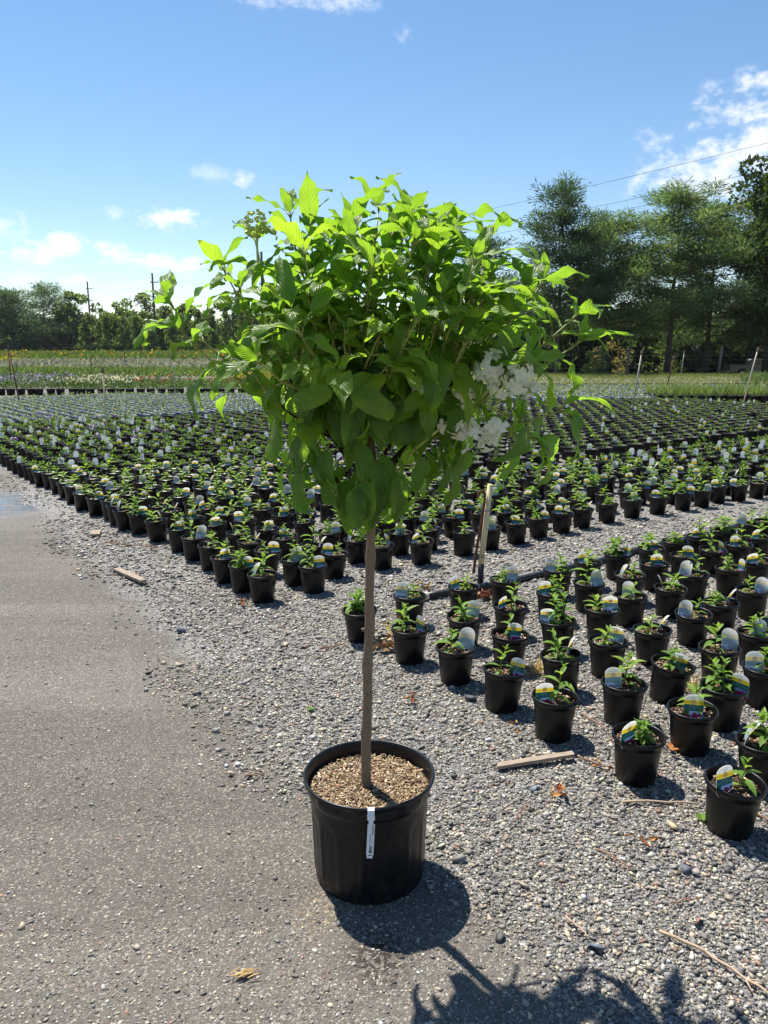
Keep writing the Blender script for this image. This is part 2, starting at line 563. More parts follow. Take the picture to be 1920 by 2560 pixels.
def link(name, data, parent=None, loc=None, rot=None, scale=None):
    o = bpy.data.objects.new(name, data)
    COL.objects.link(o)
    if parent is not None:
        o.parent = parent
    if loc is not None:
        o.location = loc
    if rot is not None:
        o.rotation_euler = rot
    if scale is not None:
        o.scale = (scale,) * 3 if not hasattr(scale, '__len__') else scale
    return o


def tag(o, label=None, cat=None, group=None, kind=None):
    if label:
        o['label'] = label
    if cat:
        o['category'] = cat
    if group:
        o['group'] = group
    if kind:
        o['kind'] = kind
    return o


def thing(name, label, cat, loc=(0, 0, 0), rz=0.0, group=None):
    o = bpy.data.objects.new(name, None)
    o.empty_display_size = 0.05
    COL.objects.link(o)
    o.location = loc
    o.rotation_euler = (0, 0, rz)
    return tag(o, label, cat, group)


def np_mesh(name, V, F, matname, col=None, smooth=False):
    """V (n,3), F (m,k) arrays -> mesh"""
    me = bpy.data.meshes.new(name)
    V = np.asarray(V, dtype=np.float32)
    F = np.asarray(F, dtype=np.int32)
    me.vertices.add(len(V))
    me.vertices.foreach_set('co', V.ravel())
    k = F.shape[1]
    me.loops.add(F.size)
    me.loops.foreach_set('vertex_index', F.ravel())
    me.polygons.add(len(F))
    me.polygons.foreach_set('loop_start', np.arange(0, F.size, k, dtype=np.int32))
    me.polygons.foreach_set('loop_total', np.full(len(F), k, dtype=np.int32))
    me.materials.append(MAT[matname])
    if smooth:
        me.polygons.foreach_set('use_smooth', np.ones(len(F), dtype=bool))
    if col is not None:
        a = me.color_attributes.new('col', 'FLOAT_COLOR', 'POINT')
        cc = np.ones((len(V), 4), dtype=np.float32)
        cc[:, :3] = col
        a.data.foreach_set('color', cc.ravel())
    me.update(calc_edges=True)
    return me


def unit(a):
    return a / np.maximum(np.linalg.norm(a, axis=1, keepdims=True), 1e-9)


def blades(P, D, L, W, C, fold=0.15):
    """pointed leaf quads: base points P, directions D, lengths, widths, colours -> V, F, col"""
    N = len(P)
    D = unit(D)
    rnd = rng.normal(size=(N, 3))
    S = unit(np.cross(D, rnd))
    U = np.cross(S, D)
    L = np.broadcast_to(L, (N,))[:, None]
    W = np.broadcast_to(W, (N,))[:, None]
    mid = P + D * L * 0.45 + U * L * fold
    tip = P + D * L
    V = np.stack([P, mid + S * W / 2, tip, mid - S * W / 2], 1).reshape(-1, 3)
    F = np.arange(4 * N, dtype=np.int32).reshape(N, 4)
    return V, F, np.repeat(np.asarray(C, dtype=np.float32), 4, axis=0)


def join(parts):
    Vs, Fs, Cs, o = [], [], [], 0
    for V, F, C in parts:
        Vs.append(V); Fs.append(F + o); Cs.append(C)
        o += len(V)
    return np.concatenate(Vs), np.concatenate(Fs), np.concatenate(Cs)


def pick(cols, n, jit=0.18):
    c = np.asarray(cols, dtype=np.float32)[rng.integers(0, len(cols), n)]
    return np.clip(c * (1 + rng.normal(0, jit, (n, 1))), 0.003, 0.9)


def sstep(a, b, x):
    t_ = np.clip((np.asarray(x, dtype=float) - a) / (b - a), 0, 1)
    return t_ * t_ * (3 - 2 * t_)


def terrain(x, y):
    return -0.95 * sstep(50, 66, y) * sstep(6, 16, x) + 1.1 * sstep(50, 140, y) * sstep(8, -8, x)


# lattice of the nursery: s runs along the pot rows (away to the left), n runs across them (away to the right)
def sn2xy(s, n):
    return (-0.595 * s + 0.803 * n, 0.803 * s + 0.595 * n)


def in_view(x, y, margin=0.12):
    if y < 0.6:
        return False
    return abs(x) / y < 0.51 + margin


# ------------------------------------------------------------------ ground
ys = np.concatenate([np.linspace(-12, 44, 57), np.linspace(45, 150, 54), np.array([180, 230, 300, 420, 600, 900])])
xs = np.concatenate([np.array([-700, -400, -250, -160, -110]), np.linspace(-80, 80, 81), np.array([110, 160, 250, 400, 700])])
GX, GY = np.meshgrid(xs, ys)
GZ = terrain(GX, GY)
V = np.stack([GX, GY, GZ], -1).reshape(-1, 3)
nx, ny = len(xs), len(ys)
ii = np.arange(nx * (ny - 1)).reshape(ny - 1, nx)[:, :-1].ravel()
F = np.stack([ii, ii + 1, ii + nx + 1, ii + nx], 1)
g = link('ground', np_mesh('ground', V, F, 'ground', smooth=True))
tag(g, kind='structure')

# loose stones
def hull_stone(k):
    """broken stone: hull of a few random points"""
    import bmesh
    n = 9
    p = rng.normal(size=(n, 3)); p /= np.linalg.norm(p, axis=1, keepdims=True)
    p *= np.array([1.0, rng.uniform(0.60, 0.95), rng.uniform(0.34, 0.66)]) * rng.uniform(0.85, 1.1, (n, 1))
    bm = bmesh.new()
    for q in p:
        bm.verts.new(q)
    bmesh.ops.convex_hull(bm, input=bm.verts[:])
    bmesh.ops.triangulate(bm, faces=bm.faces[:])
    loose = [v for v in bm.verts if not v.link_faces]
    bmesh.ops.delete(bm, geom=loose, context='VERTS')
    bm.verts.index_update()
    V = np.array([v.co[:] for v in bm.verts]); F = np.array([[v.index for v in f.verts] for f in bm.faces])
    bm.free()
    return V, F


PROTO = [hull_stone(k) for k in range(18)]
STONES = np.array([(0.105, 0.106, 0.108), (0.16, 0.163, 0.168), (0.21, 0.213, 0.217), (0.25, 0.25, 0.247), (0.16, 0.154, 0.146), (0.30, 0.288, 0.265), (0.21, 0.193, 0.168), (0.42, 0.37, 0.285), (0.54, 0.47, 0.355), (0.60, 0.56, 0.48), (0.32, 0.20, 0.16), (0.10, 0.097, 0.094), (0.40, 0.395, 0.385)])
SW = np.array([.07, .11, .13, .12, .09, .11, .10, .095, .06, .05, .025, .05, .075])


def stones(name, XY, rad, label, sink=0.25, weights=SW):
    N = len(XY)
    which = rng.integers(0, len(PROTO), N)
    parts = []
    for w_, (pv, pf) in enumerate(PROTO):
        k = np.nonzero(which == w_)[0]
        M = len(k)
        if not M:
            continue
        a = rng.uniform(0, 2 * np.pi, M)
        tl = rng.normal(0, 0.3, M)
        ca, sa, ct, st = np.cos(a)[:, None], np.sin(a)[:, None], np.cos(tl)[:, None], np.sin(tl)[:, None]
        X, Y, Z = pv[None, :, 0], pv[None, :, 1], pv[None, :, 2]
        Y, Z = Y * ct - Z * st, Y * st + Z * ct
        X, Y = X * ca - Y * sa, X * sa + Y * ca
        r_ = np.asarray(rad)[k][:, None]
        V = np.stack([X * r_ + XY[k, :1], Y * r_ + XY[k, 1:2], Z * r_ + r_ * (0.5 - sink)], -1).reshape(-1, 3)
        F = (pf[None] + (np.arange(M) * len(pv))[:, None, None]).reshape(-1, 3)
        c = np.array([1.14, 1.07, 0.98]) * STONES[rng.choice(len(STONES), M, p=weights / weights.sum())] * (1 + rng.normal(0, 0.2, (M, 1)))
        parts.append((V, F, np.repeat(np.clip(c, 0.03, 0.6), len(pv), 0)))
    V, F, C = join(parts)
    o = link(name, np_mesh(name, V, F, 'stone', C))
    return tag(o, label, 'gravel', kind='stuff')


def scatter(y0, y1, dens, cond):
    area = (0.58 * y1 + 0.25) * 2 * (y1 - y0)
    n = int(area * dens)
    y = rng.uniform(y0, y1, n)
    x = rng.uniform(-1, 1, n) * (0.58 * y1 + 0.25)
    k = (np.abs(x) < 0.56 * y + 0.25) & cond(x, y)
    return np.stack([x[k], y[k]], 1)


wv = lambda x, y: 0.13 * np.sin(3.1 * y + 1.3 * x) + 0.08 * np.sin(7.7 * y + 2) + 0.05 * np.sin(15 * x + 9 * y)
edge = lambda x, y: x + 0.635 * (y - 1.95) - 0.15 * sstep(2.5, 1.8, y) + wv(x, y)
soft = lambda x, y: edge(x, y) + rng.normal(0, 0.09, len(x)) > 0.0
onroad = lambda x, y: edge(x, y) < 0.05
bands = [(1.15, 2.3, 19000, 0.0051), (2.3, 3.3, 12500, 0.0057), (3.3, 4.6, 6000, 0.0070), (4.6, 6.6, 1900, 0.010), (6.6, 10.5, 420, 0.013)]
XY, RD = [], []
for y0, y1, dn, r_ in bands:
    p = scatter(y0, y1, dn, soft)
    XY.append(p)
    q = r_ * np.exp(rng.normal(0, 0.42, len(p)))
    RD.append(np.clip(q, 0.003, 0.026))
XY = np.concatenate(XY); RD = np.concatenate(RD)
stones('gravel', XY, RD, 'loose grey and tan crushed stone under the pots beside the road')
XY, RD = [], []
for y0, y1, dn, r_ in [(1.15, 1.75, 12000, 0.0034), (1.75, 2.6, 7000, 0.0030), (2.6, 4.4, 1800, 0.0036)]:
    p = scatter(y0, y1, dn, onroad)
    XY.append(p)
    RD.append(np.clip(r_ * np.exp(rng.normal(0, 0.45, len(p))), 0.0018, 0.015))
XY = np.concatenate(XY); RD = np.concatenate(RD)
# a thin ridge of washed pebbles along the road edge
stones('road_grit', XY, RD, 'small stones pressed into the grey packed road', 0.45)

# ------------------------------------------------------------------ small plant tags
def text_mesh(body, size):
    cu = bpy.data.curves.new('t', 'FONT')
    cu.body = body
    cu.size = size
    cu.align_x = 'CENTER'
    cu.resolution_u = 1
    o = bpy.data.objects.new('t', cu)
    me = o.to_mesh()
    V = [(v.co.x, v.co.y) for v in me.vertices]
    F = [tuple(p.vertices) for p in me.polygons]
    o.to_mesh_clear()
    bpy.data.objects.remove(o)
    bpy.data.curves.remove(cu)
    return V, F


TXT = {'brand': text_mesh("NATURE'S CLASSIC", 0.0092), 'l1': text_mesh('Bambini\u00ae', 0.0088), 'l2': text_mesh('Desire Garden Phlox', 0.0078),
       'l3': text_mesh("Phlox paniculata", 0.0050), 'top': text_mesh('PERENNIAL', 0.0050)}
TAGMATS = ['tag_white', 'tag_yellow', 'tag_green', 'tag_blue', 'tag_magenta', 'tag_ink', 'tag_cream', 'tag_back_top', 'tag_back_low', 'tag_leafgreen', 'tag_backink']


def make_tag(bend, lean, printed_photo=True, text=True):
    """card 8 cm wide, arched top; printed side looks to -Y"""
    W2 = 0.039
    mp_ = lambda x, z, off: (x, bend * x * x * 12 + lean * max(z, 0) ** 2 * 9 + off, z)
    mb = MB()
    zs = [-0.035, 0.0, 0.012, 0.026, 0.040, 0.053, 0.072, 0.077, 0.084, 0.090, 0.094, 0.097]
    def hw(z):
        if z < 0:
            return W2 * (0.25 + 0.75 * (z + 0.035) / 0.035) * 0.9 if z < -0.001 else W2
        if z <= 0.072:
            return W2
        k = (z - 0.072) / 0.0255
        return W2 * math.sqrt(max(0.0, 1 - k * k)) * 0.98 + 0.0006
    NX = 8
    for side, off in ((0, -0.0004), (1, 0.0004)):
        V, F, M = [], [], []
        for z in zs:
            for i in range(NX + 1):
                V.append(mp_((i / NX * 2 - 1) * hw(z), z, off))
        for j in range(len(zs) - 1):
            zc = (zs[j] + zs[j + 1]) / 2
            for i in range(NX):
                q = (j * (NX + 1) + i, j * (NX + 1) + i + 1, (j + 1) * (NX + 1) + i + 1, (j + 1) * (NX + 1) + i)
                if side == 0:
                    mi = (9 if i < 2 else 3) if 0 < zc < 0.026 else 2 if 0 < zc < 0.053 else 1 if 0 < zc < 0.072 else 0
                    F.append(q)
                else:
                    mi = 8 if 0 < zc < 0.053 else 7 if zc > 0 else 0
                    F.append(q[::-1])
                M.append(mi)
        o = len(mb.v)
        mb.v += V
        mb.f += [tuple(k + o for k in f) for f in F]
        mb.m += M
    def flat(V2, F2, cx, cz, off, mi, flip=False):
        sx = -1 if flip else 1
        V3 = [mp_(cx + sx * p[0], cz + p[1], off) for p in V2]
        mb.add(V3, F2 if off < 0 else F2, mi)
    disc = lambda r_, n=14, ex=1.0: ([(r_ * ex * math.cos(2 * math.pi * k / n), r_ * math.sin(2 * math.pi * k / n)) for k in range(n)], [tuple(range(n))])
    bar = lambda a, b_: ([(-a, -b_), (a, -b_), (a, b_), (-a, b_)], [(0, 1, 2, 3)])
    for k in range(9):
        flat(*disc(random.uniform(0.006, 0.010), 9, 1.2), random.uniform(-0.03, 0.03), random.uniform(-0.006, 0.013), -0.0007 - 0.0001 * k, 4)
    for k in range(6):
        flat(*bar(0.0012, random.uniform(0.003, 0.006)), random.uniform(-0.012, 0.034), random.uniform(0.014, 0.021), -0.0006, 0)
    flat(*disc(0.0125, 18), 0, 0.065, -0.0007, 6)
    flat(*disc(0.0085, 14), 0, 0.0655, -0.0009, 1)
    for k in range(6):
        a = k * math.pi / 3
        flat(*disc(0.0022, 6), 0.0045 * math.cos(a), 0.0655 + 0.0045 * math.sin(a), -0.0011, 6)
    if text:
        flat(*TXT['brand'], 0, 0.0595, -0.0013, 5)
        flat(*TXT['l1'], 0, 0.0430, -0.0007, 0)
        flat(*TXT['l2'], 0, 0.0355, -0.0007, 0)
        flat(*TXT['l3'], 0, 0.0295, -0.0007, 0)
        flat(*TXT['top'], 0, 0.0815, -0.0007, 5)
    for k in range(7):
        flat(*bar(random.uniform(0.018, 0.031), 0.0005), 0, 0.078 - 0.0085 * k, 0.0007, 10)
    return mb.mesh('plant_tag', TAGMATS, True)


TAGS = [make_tag(0.15, 0.05), make_tag(0.6, -0.45), make_tag(-0.3, 0.35), make_tag(0.1, -0.2)]

# ------------------------------------------------------------------ seedling pots
POT_PROF = [(0.064, 0.0), (0.0665, 0.003), (0.0785, 0.132), (0.079, 0.139), (0.0825, 0.1405), (0.0835, 0.1475), (0.0865, 0.150), (0.0895, 0.155), (0.0900, 0.161), (0.0885, 0.166), (0.0858, 0.1675), (0.0832, 0.165), (0.0815, 0.158), (0.0800, 0.148), (0.0770, 0.128)]
mb = MB(); mb.lathe(POT_PROF, 32, close_bottom=True)
POT_ME = mb.mesh('pot', 'pot_plastic', True)
mb = MB(); mb.lathe([POT_PROF[k] for k in (0, 2, 4, 6, 8, 10, 12, 14)], 18, close_bottom=True)
POT_LO = mb.mesh('pot', 'pot_plastic', True)


def chip_arrays(N, Rr, z, cols, L=(0.006, 0.016), Wd=(0.002, 0.005), tilt=0.5, zj=0.004):
    r_ = Rr * np.sqrt(rng.uniform(0, 1, N)); a = rng.uniform(0, 2 * np.pi, N)
    ctr = np.stack([r_ * np.cos(a), r_ * np.sin(a), z + rng.uniform(-zj, zj, N)], 1)
    b_ = rng.uniform(0, 2 * np.pi, N)
    D = unit(np.stack([np.cos(b_), np.sin(b_), rng.normal(0, tilt, N)], 1))
    S = unit(np.cross(D, np.array([0, 0, 1.0]) + rng.normal(0, 0.4, (N, 3))))
    U = np.cross(S, D)
    l = rng.uniform(*L, N)[:, None]; w_ = rng.uniform(*Wd, N)[:, None]; h = w_ * rng.uniform(0.25, 0.6, (N, 1))
    cs = []
    for su in (-1, 1):
        for sd, ss in ((-1, -1), (1, -1), (1, 1), (-1, 1)):
            cs.append(ctr + D * l / 2 * sd + S * w_ / 2 * ss + U * h / 2 * su)
    V = np.stack(cs, 1).reshape(-1, 3)
    bf = np.array([(3, 2, 1, 0), (4, 5, 6, 7), (0, 1, 5, 4), (1, 2, 6, 5), (2, 3, 7, 6), (3, 0, 4, 7)])
    F = (bf[None] + (np.arange(N) * 8)[:, None, None]).reshape(-1, 4)
    return V, F, np.repeat(pick(cols, N, 0.25), 8, 0)


def make_soil(seed):
    n = 20
    V = [(0, 0, 0.142)]; F = []
    for j, rr in enumerate((0.035, 0.062, 0.0795)):
        for k in range(n):
            a = 2 * math.pi * k / n
            V.append((rr * math.cos(a), rr * math.sin(a), 0.142 - 0.004 * j + random.uniform(-0.003, 0.003)))
    Fq = []
    for k in range(n):
        Fq.append((0, 1 + k, 1 + (k + 1) % n, 1 + (k + 1) % n))
    base_V = np.array(V)
    T = [(0, 1 + k, 1 + (k + 1) % n, 0) for k in range(n)]
    Q = []
    for j in range(2):
        for k in range(n):
            Q.append((1 + j * n + k, 1 + (j + 1) * n + k, 1 + (j + 1) * n + (k + 1) % n, 1 + j * n + (k + 1) % n))
    # centre fan written as thin quads
    cen = np.array([(1 + k, 1 + (k + 1) % n, 1 + (k + 2) % n, 0) for k in range(0, n, 2)])
    Fall = np.concatenate([cen, np.array(Q)])
    Cb = np.tile(np.array([[0.030, 0.021, 0.015]]), (len(base_V), 1))
    cv = chip_arrays(150, 0.075, 0.1435, [(0.22, 0.12, 0.075), (0.34, 0.22, 0.14), (0.10, 0.055, 0.035), (0.05, 0.034, 0.024), (0.42, 0.31, 0.22)], (0.006, 0.018), (0.003, 0.007), 0.25, 0.003)
    V_, F_, C_ = join([(base_V, Fall, Cb), cv])
    return np_mesh('soil', V_, F_, 'chips', C_)


SOILS = [make_soil(k) for k in range(3)]
LEAF_COLS = [(0.13, 0.25, 0.034), (0.17, 0.30, 0.045), (0.11, 0.21, 0.032), (0.20, 0.32, 0.06)]


def leaf_blade(L, W, droop, fold, col):
    """one lance-shaped phlox leaf: base at origin, runs along +Y"""
    mb = MB()
    ts = [0, 0.12, 0.35, 0.6, 0.82, 1.0]
    ws = [0.16, 0.55, 1.0, 0.92, 0.5, 0.02]
    V, F = [], []
    ang, y, z = 0.12, 0.0, 0.0
    pt = 0
    for t_, w_ in zip(ts, ws):
        dt = (t_ - pt) * L
        ang -= droop * (t_ - pt)
        y += dt * math.cos(ang); z += dt * math.sin(ang)
        pt = t_
        hw_ = W / 2 * w_
        V += [(-hw_, y, z + fold * hw_), (0, y, z), (hw_, y, z + fold * hw_)]
    for j in range(len(ts) - 1):
        F += [(3 * j, 3 * j + 1, 3 * j + 4, 3 * j + 3), (3 * j + 1, 3 * j + 2, 3 * j + 5, 3 * j + 4)]
    mb.add(V, F, 0, col)
    return mb.mesh('leaf', 'foliage', True)


LEAVES = [leaf_blade(1.0, random.uniform(0.29, 0.40), random.uniform(0.5, 1.4), random.uniform(0.2, 0.7), LEAF_COLS[k % 4]) for k in range(8)]


def seedling_plan(seed):
    """stems and leaf placements of one young phlox"""
    rd = random.Random(seed)
    stems, leaves = [], []
    for s_ in range(rd.choice([1, 1, 1, 2, 2])):
        h = rd.uniform(0.075, 0.145)
        lean = (rd.uniform(-0.03, 0.03), rd.uniform(-0.03, 0.03))
        b0 = (rd.uniform(-0.018, 0.018), rd.uniform(-0.018, 0.018)) if s_ == 0 else (rd.uniform(-0.035, 0.035), rd.uniform(-0.03, 0.03))
        pts = [Vector((b0[0] + lean[0] * k * k, b0[1] + lean[1] * k * k, 0.138 + h * k)) for k in (0, 0.35, 0.7, 1.0)]
        stems.append(pts)
        nn = rd.randint(5, 8)
        a0 = rd.uniform(0, 6.28)
        for i in range(nn):
            k = 0.12 + 0.86 * i / (nn - 1)
            p = Vector((b0[0] + lean[0] * k * k, b0[1] + lean[1] * k * k, 0.138 + h * k))
            Lf = (0.042 + 0.034 * math.sin(math.pi * min(1, 0.25 + k * 0.75))) * rd.uniform(0.85, 1.2)
            up = 0.22 + 0.95 * k ** 1.6
            if i == nn - 1:
                Lf *= 0.7
            for q in (range(2) if i < nn - 1 else range(3)):
                az_ = a0 + i * 1.57 + q * (math.pi if i < nn - 1 else 2.1) + rd.uniform(-0.25, 0.25)
                leaves.append((p, az_, up + rd.uniform(-0.2, 0.2), Lf * rd.uniform(0.85, 1.1), rd.randrange(8)))
    return stems, leaves


def leaf_matrix(p, az_, up, Lf):
    return Matrix.Translation(p) @ Matrix.Rotation(az_, 4, 'Z') @ Matrix.Rotation(up, 4, 'X') @ Matrix.Diagonal((Lf, Lf, Lf, 1))


PLANS = [seedling_plan(100 + k) for k in range(12)]


def stem_mesh(stems):
    mb = MB()
    for pts in stems:
        mb.tube(pts, [0.0026, 0.0024, 0.002, 0.0014], 6, col=(0.16, 0.19, 0.05))
    return mb.mesh('stem', 'foliage', True)


STEM_ME = [stem_mesh(p[0]) for p in PLANS]


def foliage_mesh(plan):
    mb = MB()
    for pts in plan[0]:
        mb.tube(pts, [0.0026, 0.0024, 0.002, 0.0014], 5, col=(0.16, 0.19, 0.05))
    for p, a, u, l, k in plan[1]:
        M = leaf_matrix(p, a, u, l)
        me = LEAVES[k]
        mb.add([M @ v.co for v in me.vertices], [tuple(q.vertices) for q in me.polygons], 0, LEAF_COLS[k % 4])
    return mb.mesh('foliage', 'foliage', True)


FOL_ME = [foliage_mesh(p) for p in PLANS]


def phlox_head():
    mb = MB()
    mb.tube([(0, 0, 0.14), (0.004, 0.002, 0.28), (0.0, 0.0, 0.36)], [0.003, 0.0026, 0.002], 5, col=(0.14, 0.19, 0.05))
    for k in range(5):
        z = 0.17 + 0.035 * k
        for q in (0, 1):
            a = k * 1.57 + q * math.pi
            d = Vector((math.cos(a), math.sin(a), 0.25)); sd_ = Vector((-math.sin(a), math.cos(a), 0))
            b0 = Vector((0, 0, z))
            mb.add([b0, b0 + d * 0.03 + sd_ * 0.01, b0 + d * 0.065, b0 + d * 0.03 - sd_ * 0.01], [(0, 1, 2, 3)], 0, (0.10, 0.20, 0.035))
    for k in range(26):
        v = Vector((random.gauss(0, 1), random.gauss(0, 1), abs(random.gauss(0, 1)) * 0.8)).normalized()
        c = Vector((0, 0, 0.365)) + Vector((v.x * 0.035, v.y * 0.035, v.z * 0.026))
        a = v.orthogonal().normalized(); b_ = v.cross(a)
        mb.add([c + (a * math.cos(j * 1.2566) + b_ * math.sin(j * 1.2566)) * 0.012 for j in range(5)], [(0, 1, 2, 3, 4)], 0, random.choice([(0.62, 0.33, 0.66), (0.70, 0.42, 0.72), (0.55, 0.26, 0.60)]))
    return mb.mesh('flower_head', 'petal_far', False)


PHLOX = phlox_head()

# measured stands of the nearest pots (metres on the ground) and how their tag shows
PA = [(0.485, 2.962, 'Fr'), (0.648, 2.719, 'Fl'), (0.871, 2.425, 'Pl'), (1.067, 2.136, 'Pl'), (0.582, 3.384, 'Fc'), (0.776, 3.133, 'Er'), (0.948, 2.841, 'Bl'), (1.136, 2.622, 'Fc'), (0.856, 3.563, 'Bl'), (1.017, 3.298, 'Br'), (1.199, 3.05, 'Fc'), (1.329, 2.804, 'Fr'), (1.273, 3.442, 'Er'), (1.497, 3.225, 'Br'), (1.581, 2.995, 'Bl'), (1.746, 3.399, 'Bc'), (1.284, 2.37, 'El'), (-0.118, 3.736, 'N'), (0.138, 3.96, 'Bl'), (0.123, 3.458, 'Pr'), (0.321, 3.23, 'Br'), (0.444, 4.11, 'Pl'), (0.402, 3.645, 'Br'), (0.694, 4.249, 'Br'), (0.655, 3.806, 'Pl'), (0.912, 3.987, 'Fl'), (1.044, 4.447, 'Bl'), (1.271, 4.636, 'Pl'), (1.161, 4.186, 'Br'), (1.517, 4.81, 'Pr'), (1.454, 4.362, 'El'), (1.328, 3.953, 'Bc'), (1.113, 3.736, 'Br'), (1.79, 4.997, 'Fc'), (1.676, 4.59, 'Fc'), (2.01, 5.163, 'Er'), (1.934, 4.79, 'Fc'), (2.246, 5.317, 'Pl'), (2.175, 4.944, 'Pr'), (2.417, 5.073, 'Fl'), (2.48, 5.491, 'Er'), (2.786, 5.733, 'Bl'), (2.646, 5.269, 'Pl'), (2.956, 5.818, 'N'), (2.1, 4.491, 'Pr'), (2.347, 4.673, 'Fl'), (1.827, 4.362, 'Bl'), (1.591, 4.103, 'El'), (1.556, 3.681, 'Bl'), (1.773, 3.845, 'Er'), (2.035, 4.059, 'Br')]
PB = [(-0.719, 4.362, 'El'), (-0.871, 4.553, 'Fr'), (-1.012, 4.751, 'Fc'), (-1.173, 5.04, 'N'), (-1.35, 5.292, 'Br'), (-1.511, 5.53, 'Fc'), (-1.761, 5.833, 'Er'), (-1.987, 6.089, 'Fr'), (-1.759, 6.217, 'Er'), (-1.506, 5.935, 'Fc'), (-1.274, 5.719, 'Bc'), (-1.062, 5.415, 'El'), (-0.94, 5.163, 'Er'), (-0.774, 4.902, 'Fr'), (-0.566, 4.693, 'Bc'), (-0.433, 4.535, 'Fr'), (-0.333, 4.85, 'Fl'), (-0.493, 5.051, 'Er'), (-0.691, 5.317, 'Fc'), (-0.872, 5.557, 'Bc'), (-1.08, 5.862, 'Bl'), (-1.275, 6.089, 'Fl'), (-1.472, 6.333, 'Pl'), (-2.148, 6.766, 'Fc'), (-1.844, 6.863, 'Br'), (-2.351, 6.984, 'Er'), (-2.054, 7.151, 'N'), (-2.245, 7.348, 'N'), (-1.764, 7.281, 'Br'), (-1.563, 7.025, 'Bl'), (-1.211, 6.436, 'Br'), (-1.307, 7.151, 'Er'), (-1.466, 7.394, 'Bl'), (-1.017, 6.283, 'Pr'), (-0.811, 6.026, 'Fc'), (-0.606, 5.775, 'Er'), (-0.394, 5.466, 'Br'), (-0.19, 5.221, 'El'), (-0.644, 6.152, 'Fc'), (-0.941, 6.652, 'Fl'), (-0.757, 6.367, 'Fr'), (-0.486, 6.507, 'Fr'), (-0.354, 5.935, 'Pr'), (-0.711, 6.824, 'Br'), (-1.22, 7.486, 'Bl'),
      (-2.397, 6.615, 'Fr'), (-2.596, 6.804, 'Fr'), (-2.806, 7.025, 'Bl'), (-3.029, 7.371, 'Bl'), (-3.2, 7.629, 'N'), (-3.41, 7.93, 'N'), (-3.608, 8.2, 'N'), (-3.76, 8.342, 'Fl'), (-3.931, 8.578, 'N'), (-4.107, 8.828, 'N'), (-4.267, 9.025, 'Bl'), (-4.455, 9.266, 'N'), (-4.656, 9.557, 'Bl'), (-4.875, 9.866, 'N'), (-5.051, 10.112, 'N'),
      (-0.014, 5.062, 'Er'), (0.11, 5.428, 'Bc'), (0.261, 5.186, 'Pl'), (0.33, 5.57, 'Er'), (0.576, 5.415, 'N'), (0.792, 5.583, 'Bc'), (1.019, 5.761, 'Fc'), (1.231, 5.95, 'Fr'), (1.447, 6.12, 'Fl'), (1.658, 6.299, 'Er'), (1.928, 6.507, 'N'), (2.203, 6.69, 'Bc'), (2.48, 6.844, 'Fl'), (2.78, 7.025, 'Fr'), (3.019, 7.172, 'Br'), (3.255, 7.371, 'Fl'), (3.502, 7.463, 'Bl'), (3.754, 7.629, 'N'), (1.002, 6.184, 'Fc'), (1.257, 6.333, 'Er'), (1.476, 6.525, 'Fr'), (1.734, 6.728, 'Br'), (2.019, 6.943, 'N'), (2.294, 7.108, 'Bc')]
# the rest of the stock stands on the same lattice of rows
fill = []
taken = [(a, b_) for a, b_, _ in PB]
CODES = ['N', 'N', 'N', 'Fc', 'Fl', 'Fr', 'Bl', 'Br', 'Bc', 'Er', 'El', 'Bl', 'Br']
for r_ in range(0, 62):
    n_ = 1.99 + 0.29 * r_
    s1 = 15.9 if n_ < 5.2 else 6.05
    s_ = 3.92 + random.uniform(-0.05, 0.05)
    while s_ < s1:
        x_, y_ = sn2xy(s_ + random.uniform(-0.03, 0.03), n_ + random.uniform(-0.03, 0.03))
        s_ += 0.262
        if not in_view(x_, y_) or y_ < 4.4:
            continue
        if min((x_ - a) ** 2 + (y_ - b_) ** 2 for a, b_ in taken) < 0.205 ** 2:
            continue
        if random.random() < 0.05:
            continue
        taken.append((x_, y_))
        fill.append((x_, y_, random.choice(CODES)))
farD = []
n_ = 5.5
while n_ < 19.6:
    s_ = 6.58
    while s_ < 15.4 - max(0, (n_ - 14)) * 0.5:
        x_, y_ = sn2xy(s_ + random.uniform(-0.03, 0.03), n_ + random.uniform(-0.03, 0.03))
        s_ += 0.33
        if in_view(x_, y_, 0.08) and random.random() > 0.03:
            farD.append((x_, y_, random.choice(CODES)))
    n_ += 0.345

FLOWER_AT = [(-5.856, 12.565), (-5.835, 12.944), (-5.846, 13.263), (-5.549, 12.639), (-4.603, 9.367), (-3.679, 9.536), (-3.588, 9.71), (-3.186, 9.367), (-4.115, 10.738), (-3.037, 10.126), (-3.163, 10.372), (-3.173, 10.174), (-2.352, 10.174), (-2.754, 11.015), (-4.448, 12.79), (-4.786, 12.492), (-0.491, 7.808), (-1.033, 8.784), (-4.578, 10.474), (-4.189, 11.072)]
allBC = [(*p, 'B') for p in PB] + [(*p, 'B') for p in fill]
flower_idx = set()
for fx, fy in FLOWER_AT:
    k = min(range(len(allBC)), key=lambda i: (allBC[i][0] - fx) ** 2 + (allBC[i][1] - fy) ** 2)
    flower_idx.add(k)
pots = [(*p, 'A', False) for p in PA] + [(*p, i in flower_idx) for i, p in enumerate(allBC)]
pots.sort(key=lambda p: p[0] ** 2 + p[1] ** 2)
single, rest = pots[:300], pots[300:]

ORD = ['first', 'second', 'third', 'fourth', 'fifth', 'sixth', 'seventh', 'eighth', 'ninth', 'tenth', 'eleventh', 'twelfth']


def ordn(k):
    if k < 12:
        return ORD[k]
    n = k + 1
    return '%d%s' % (n, 'th' if 10 <= n % 100 <= 20 else {1: 'st', 2: 'nd', 3: 'rd'}.get(n % 10, 'th'))


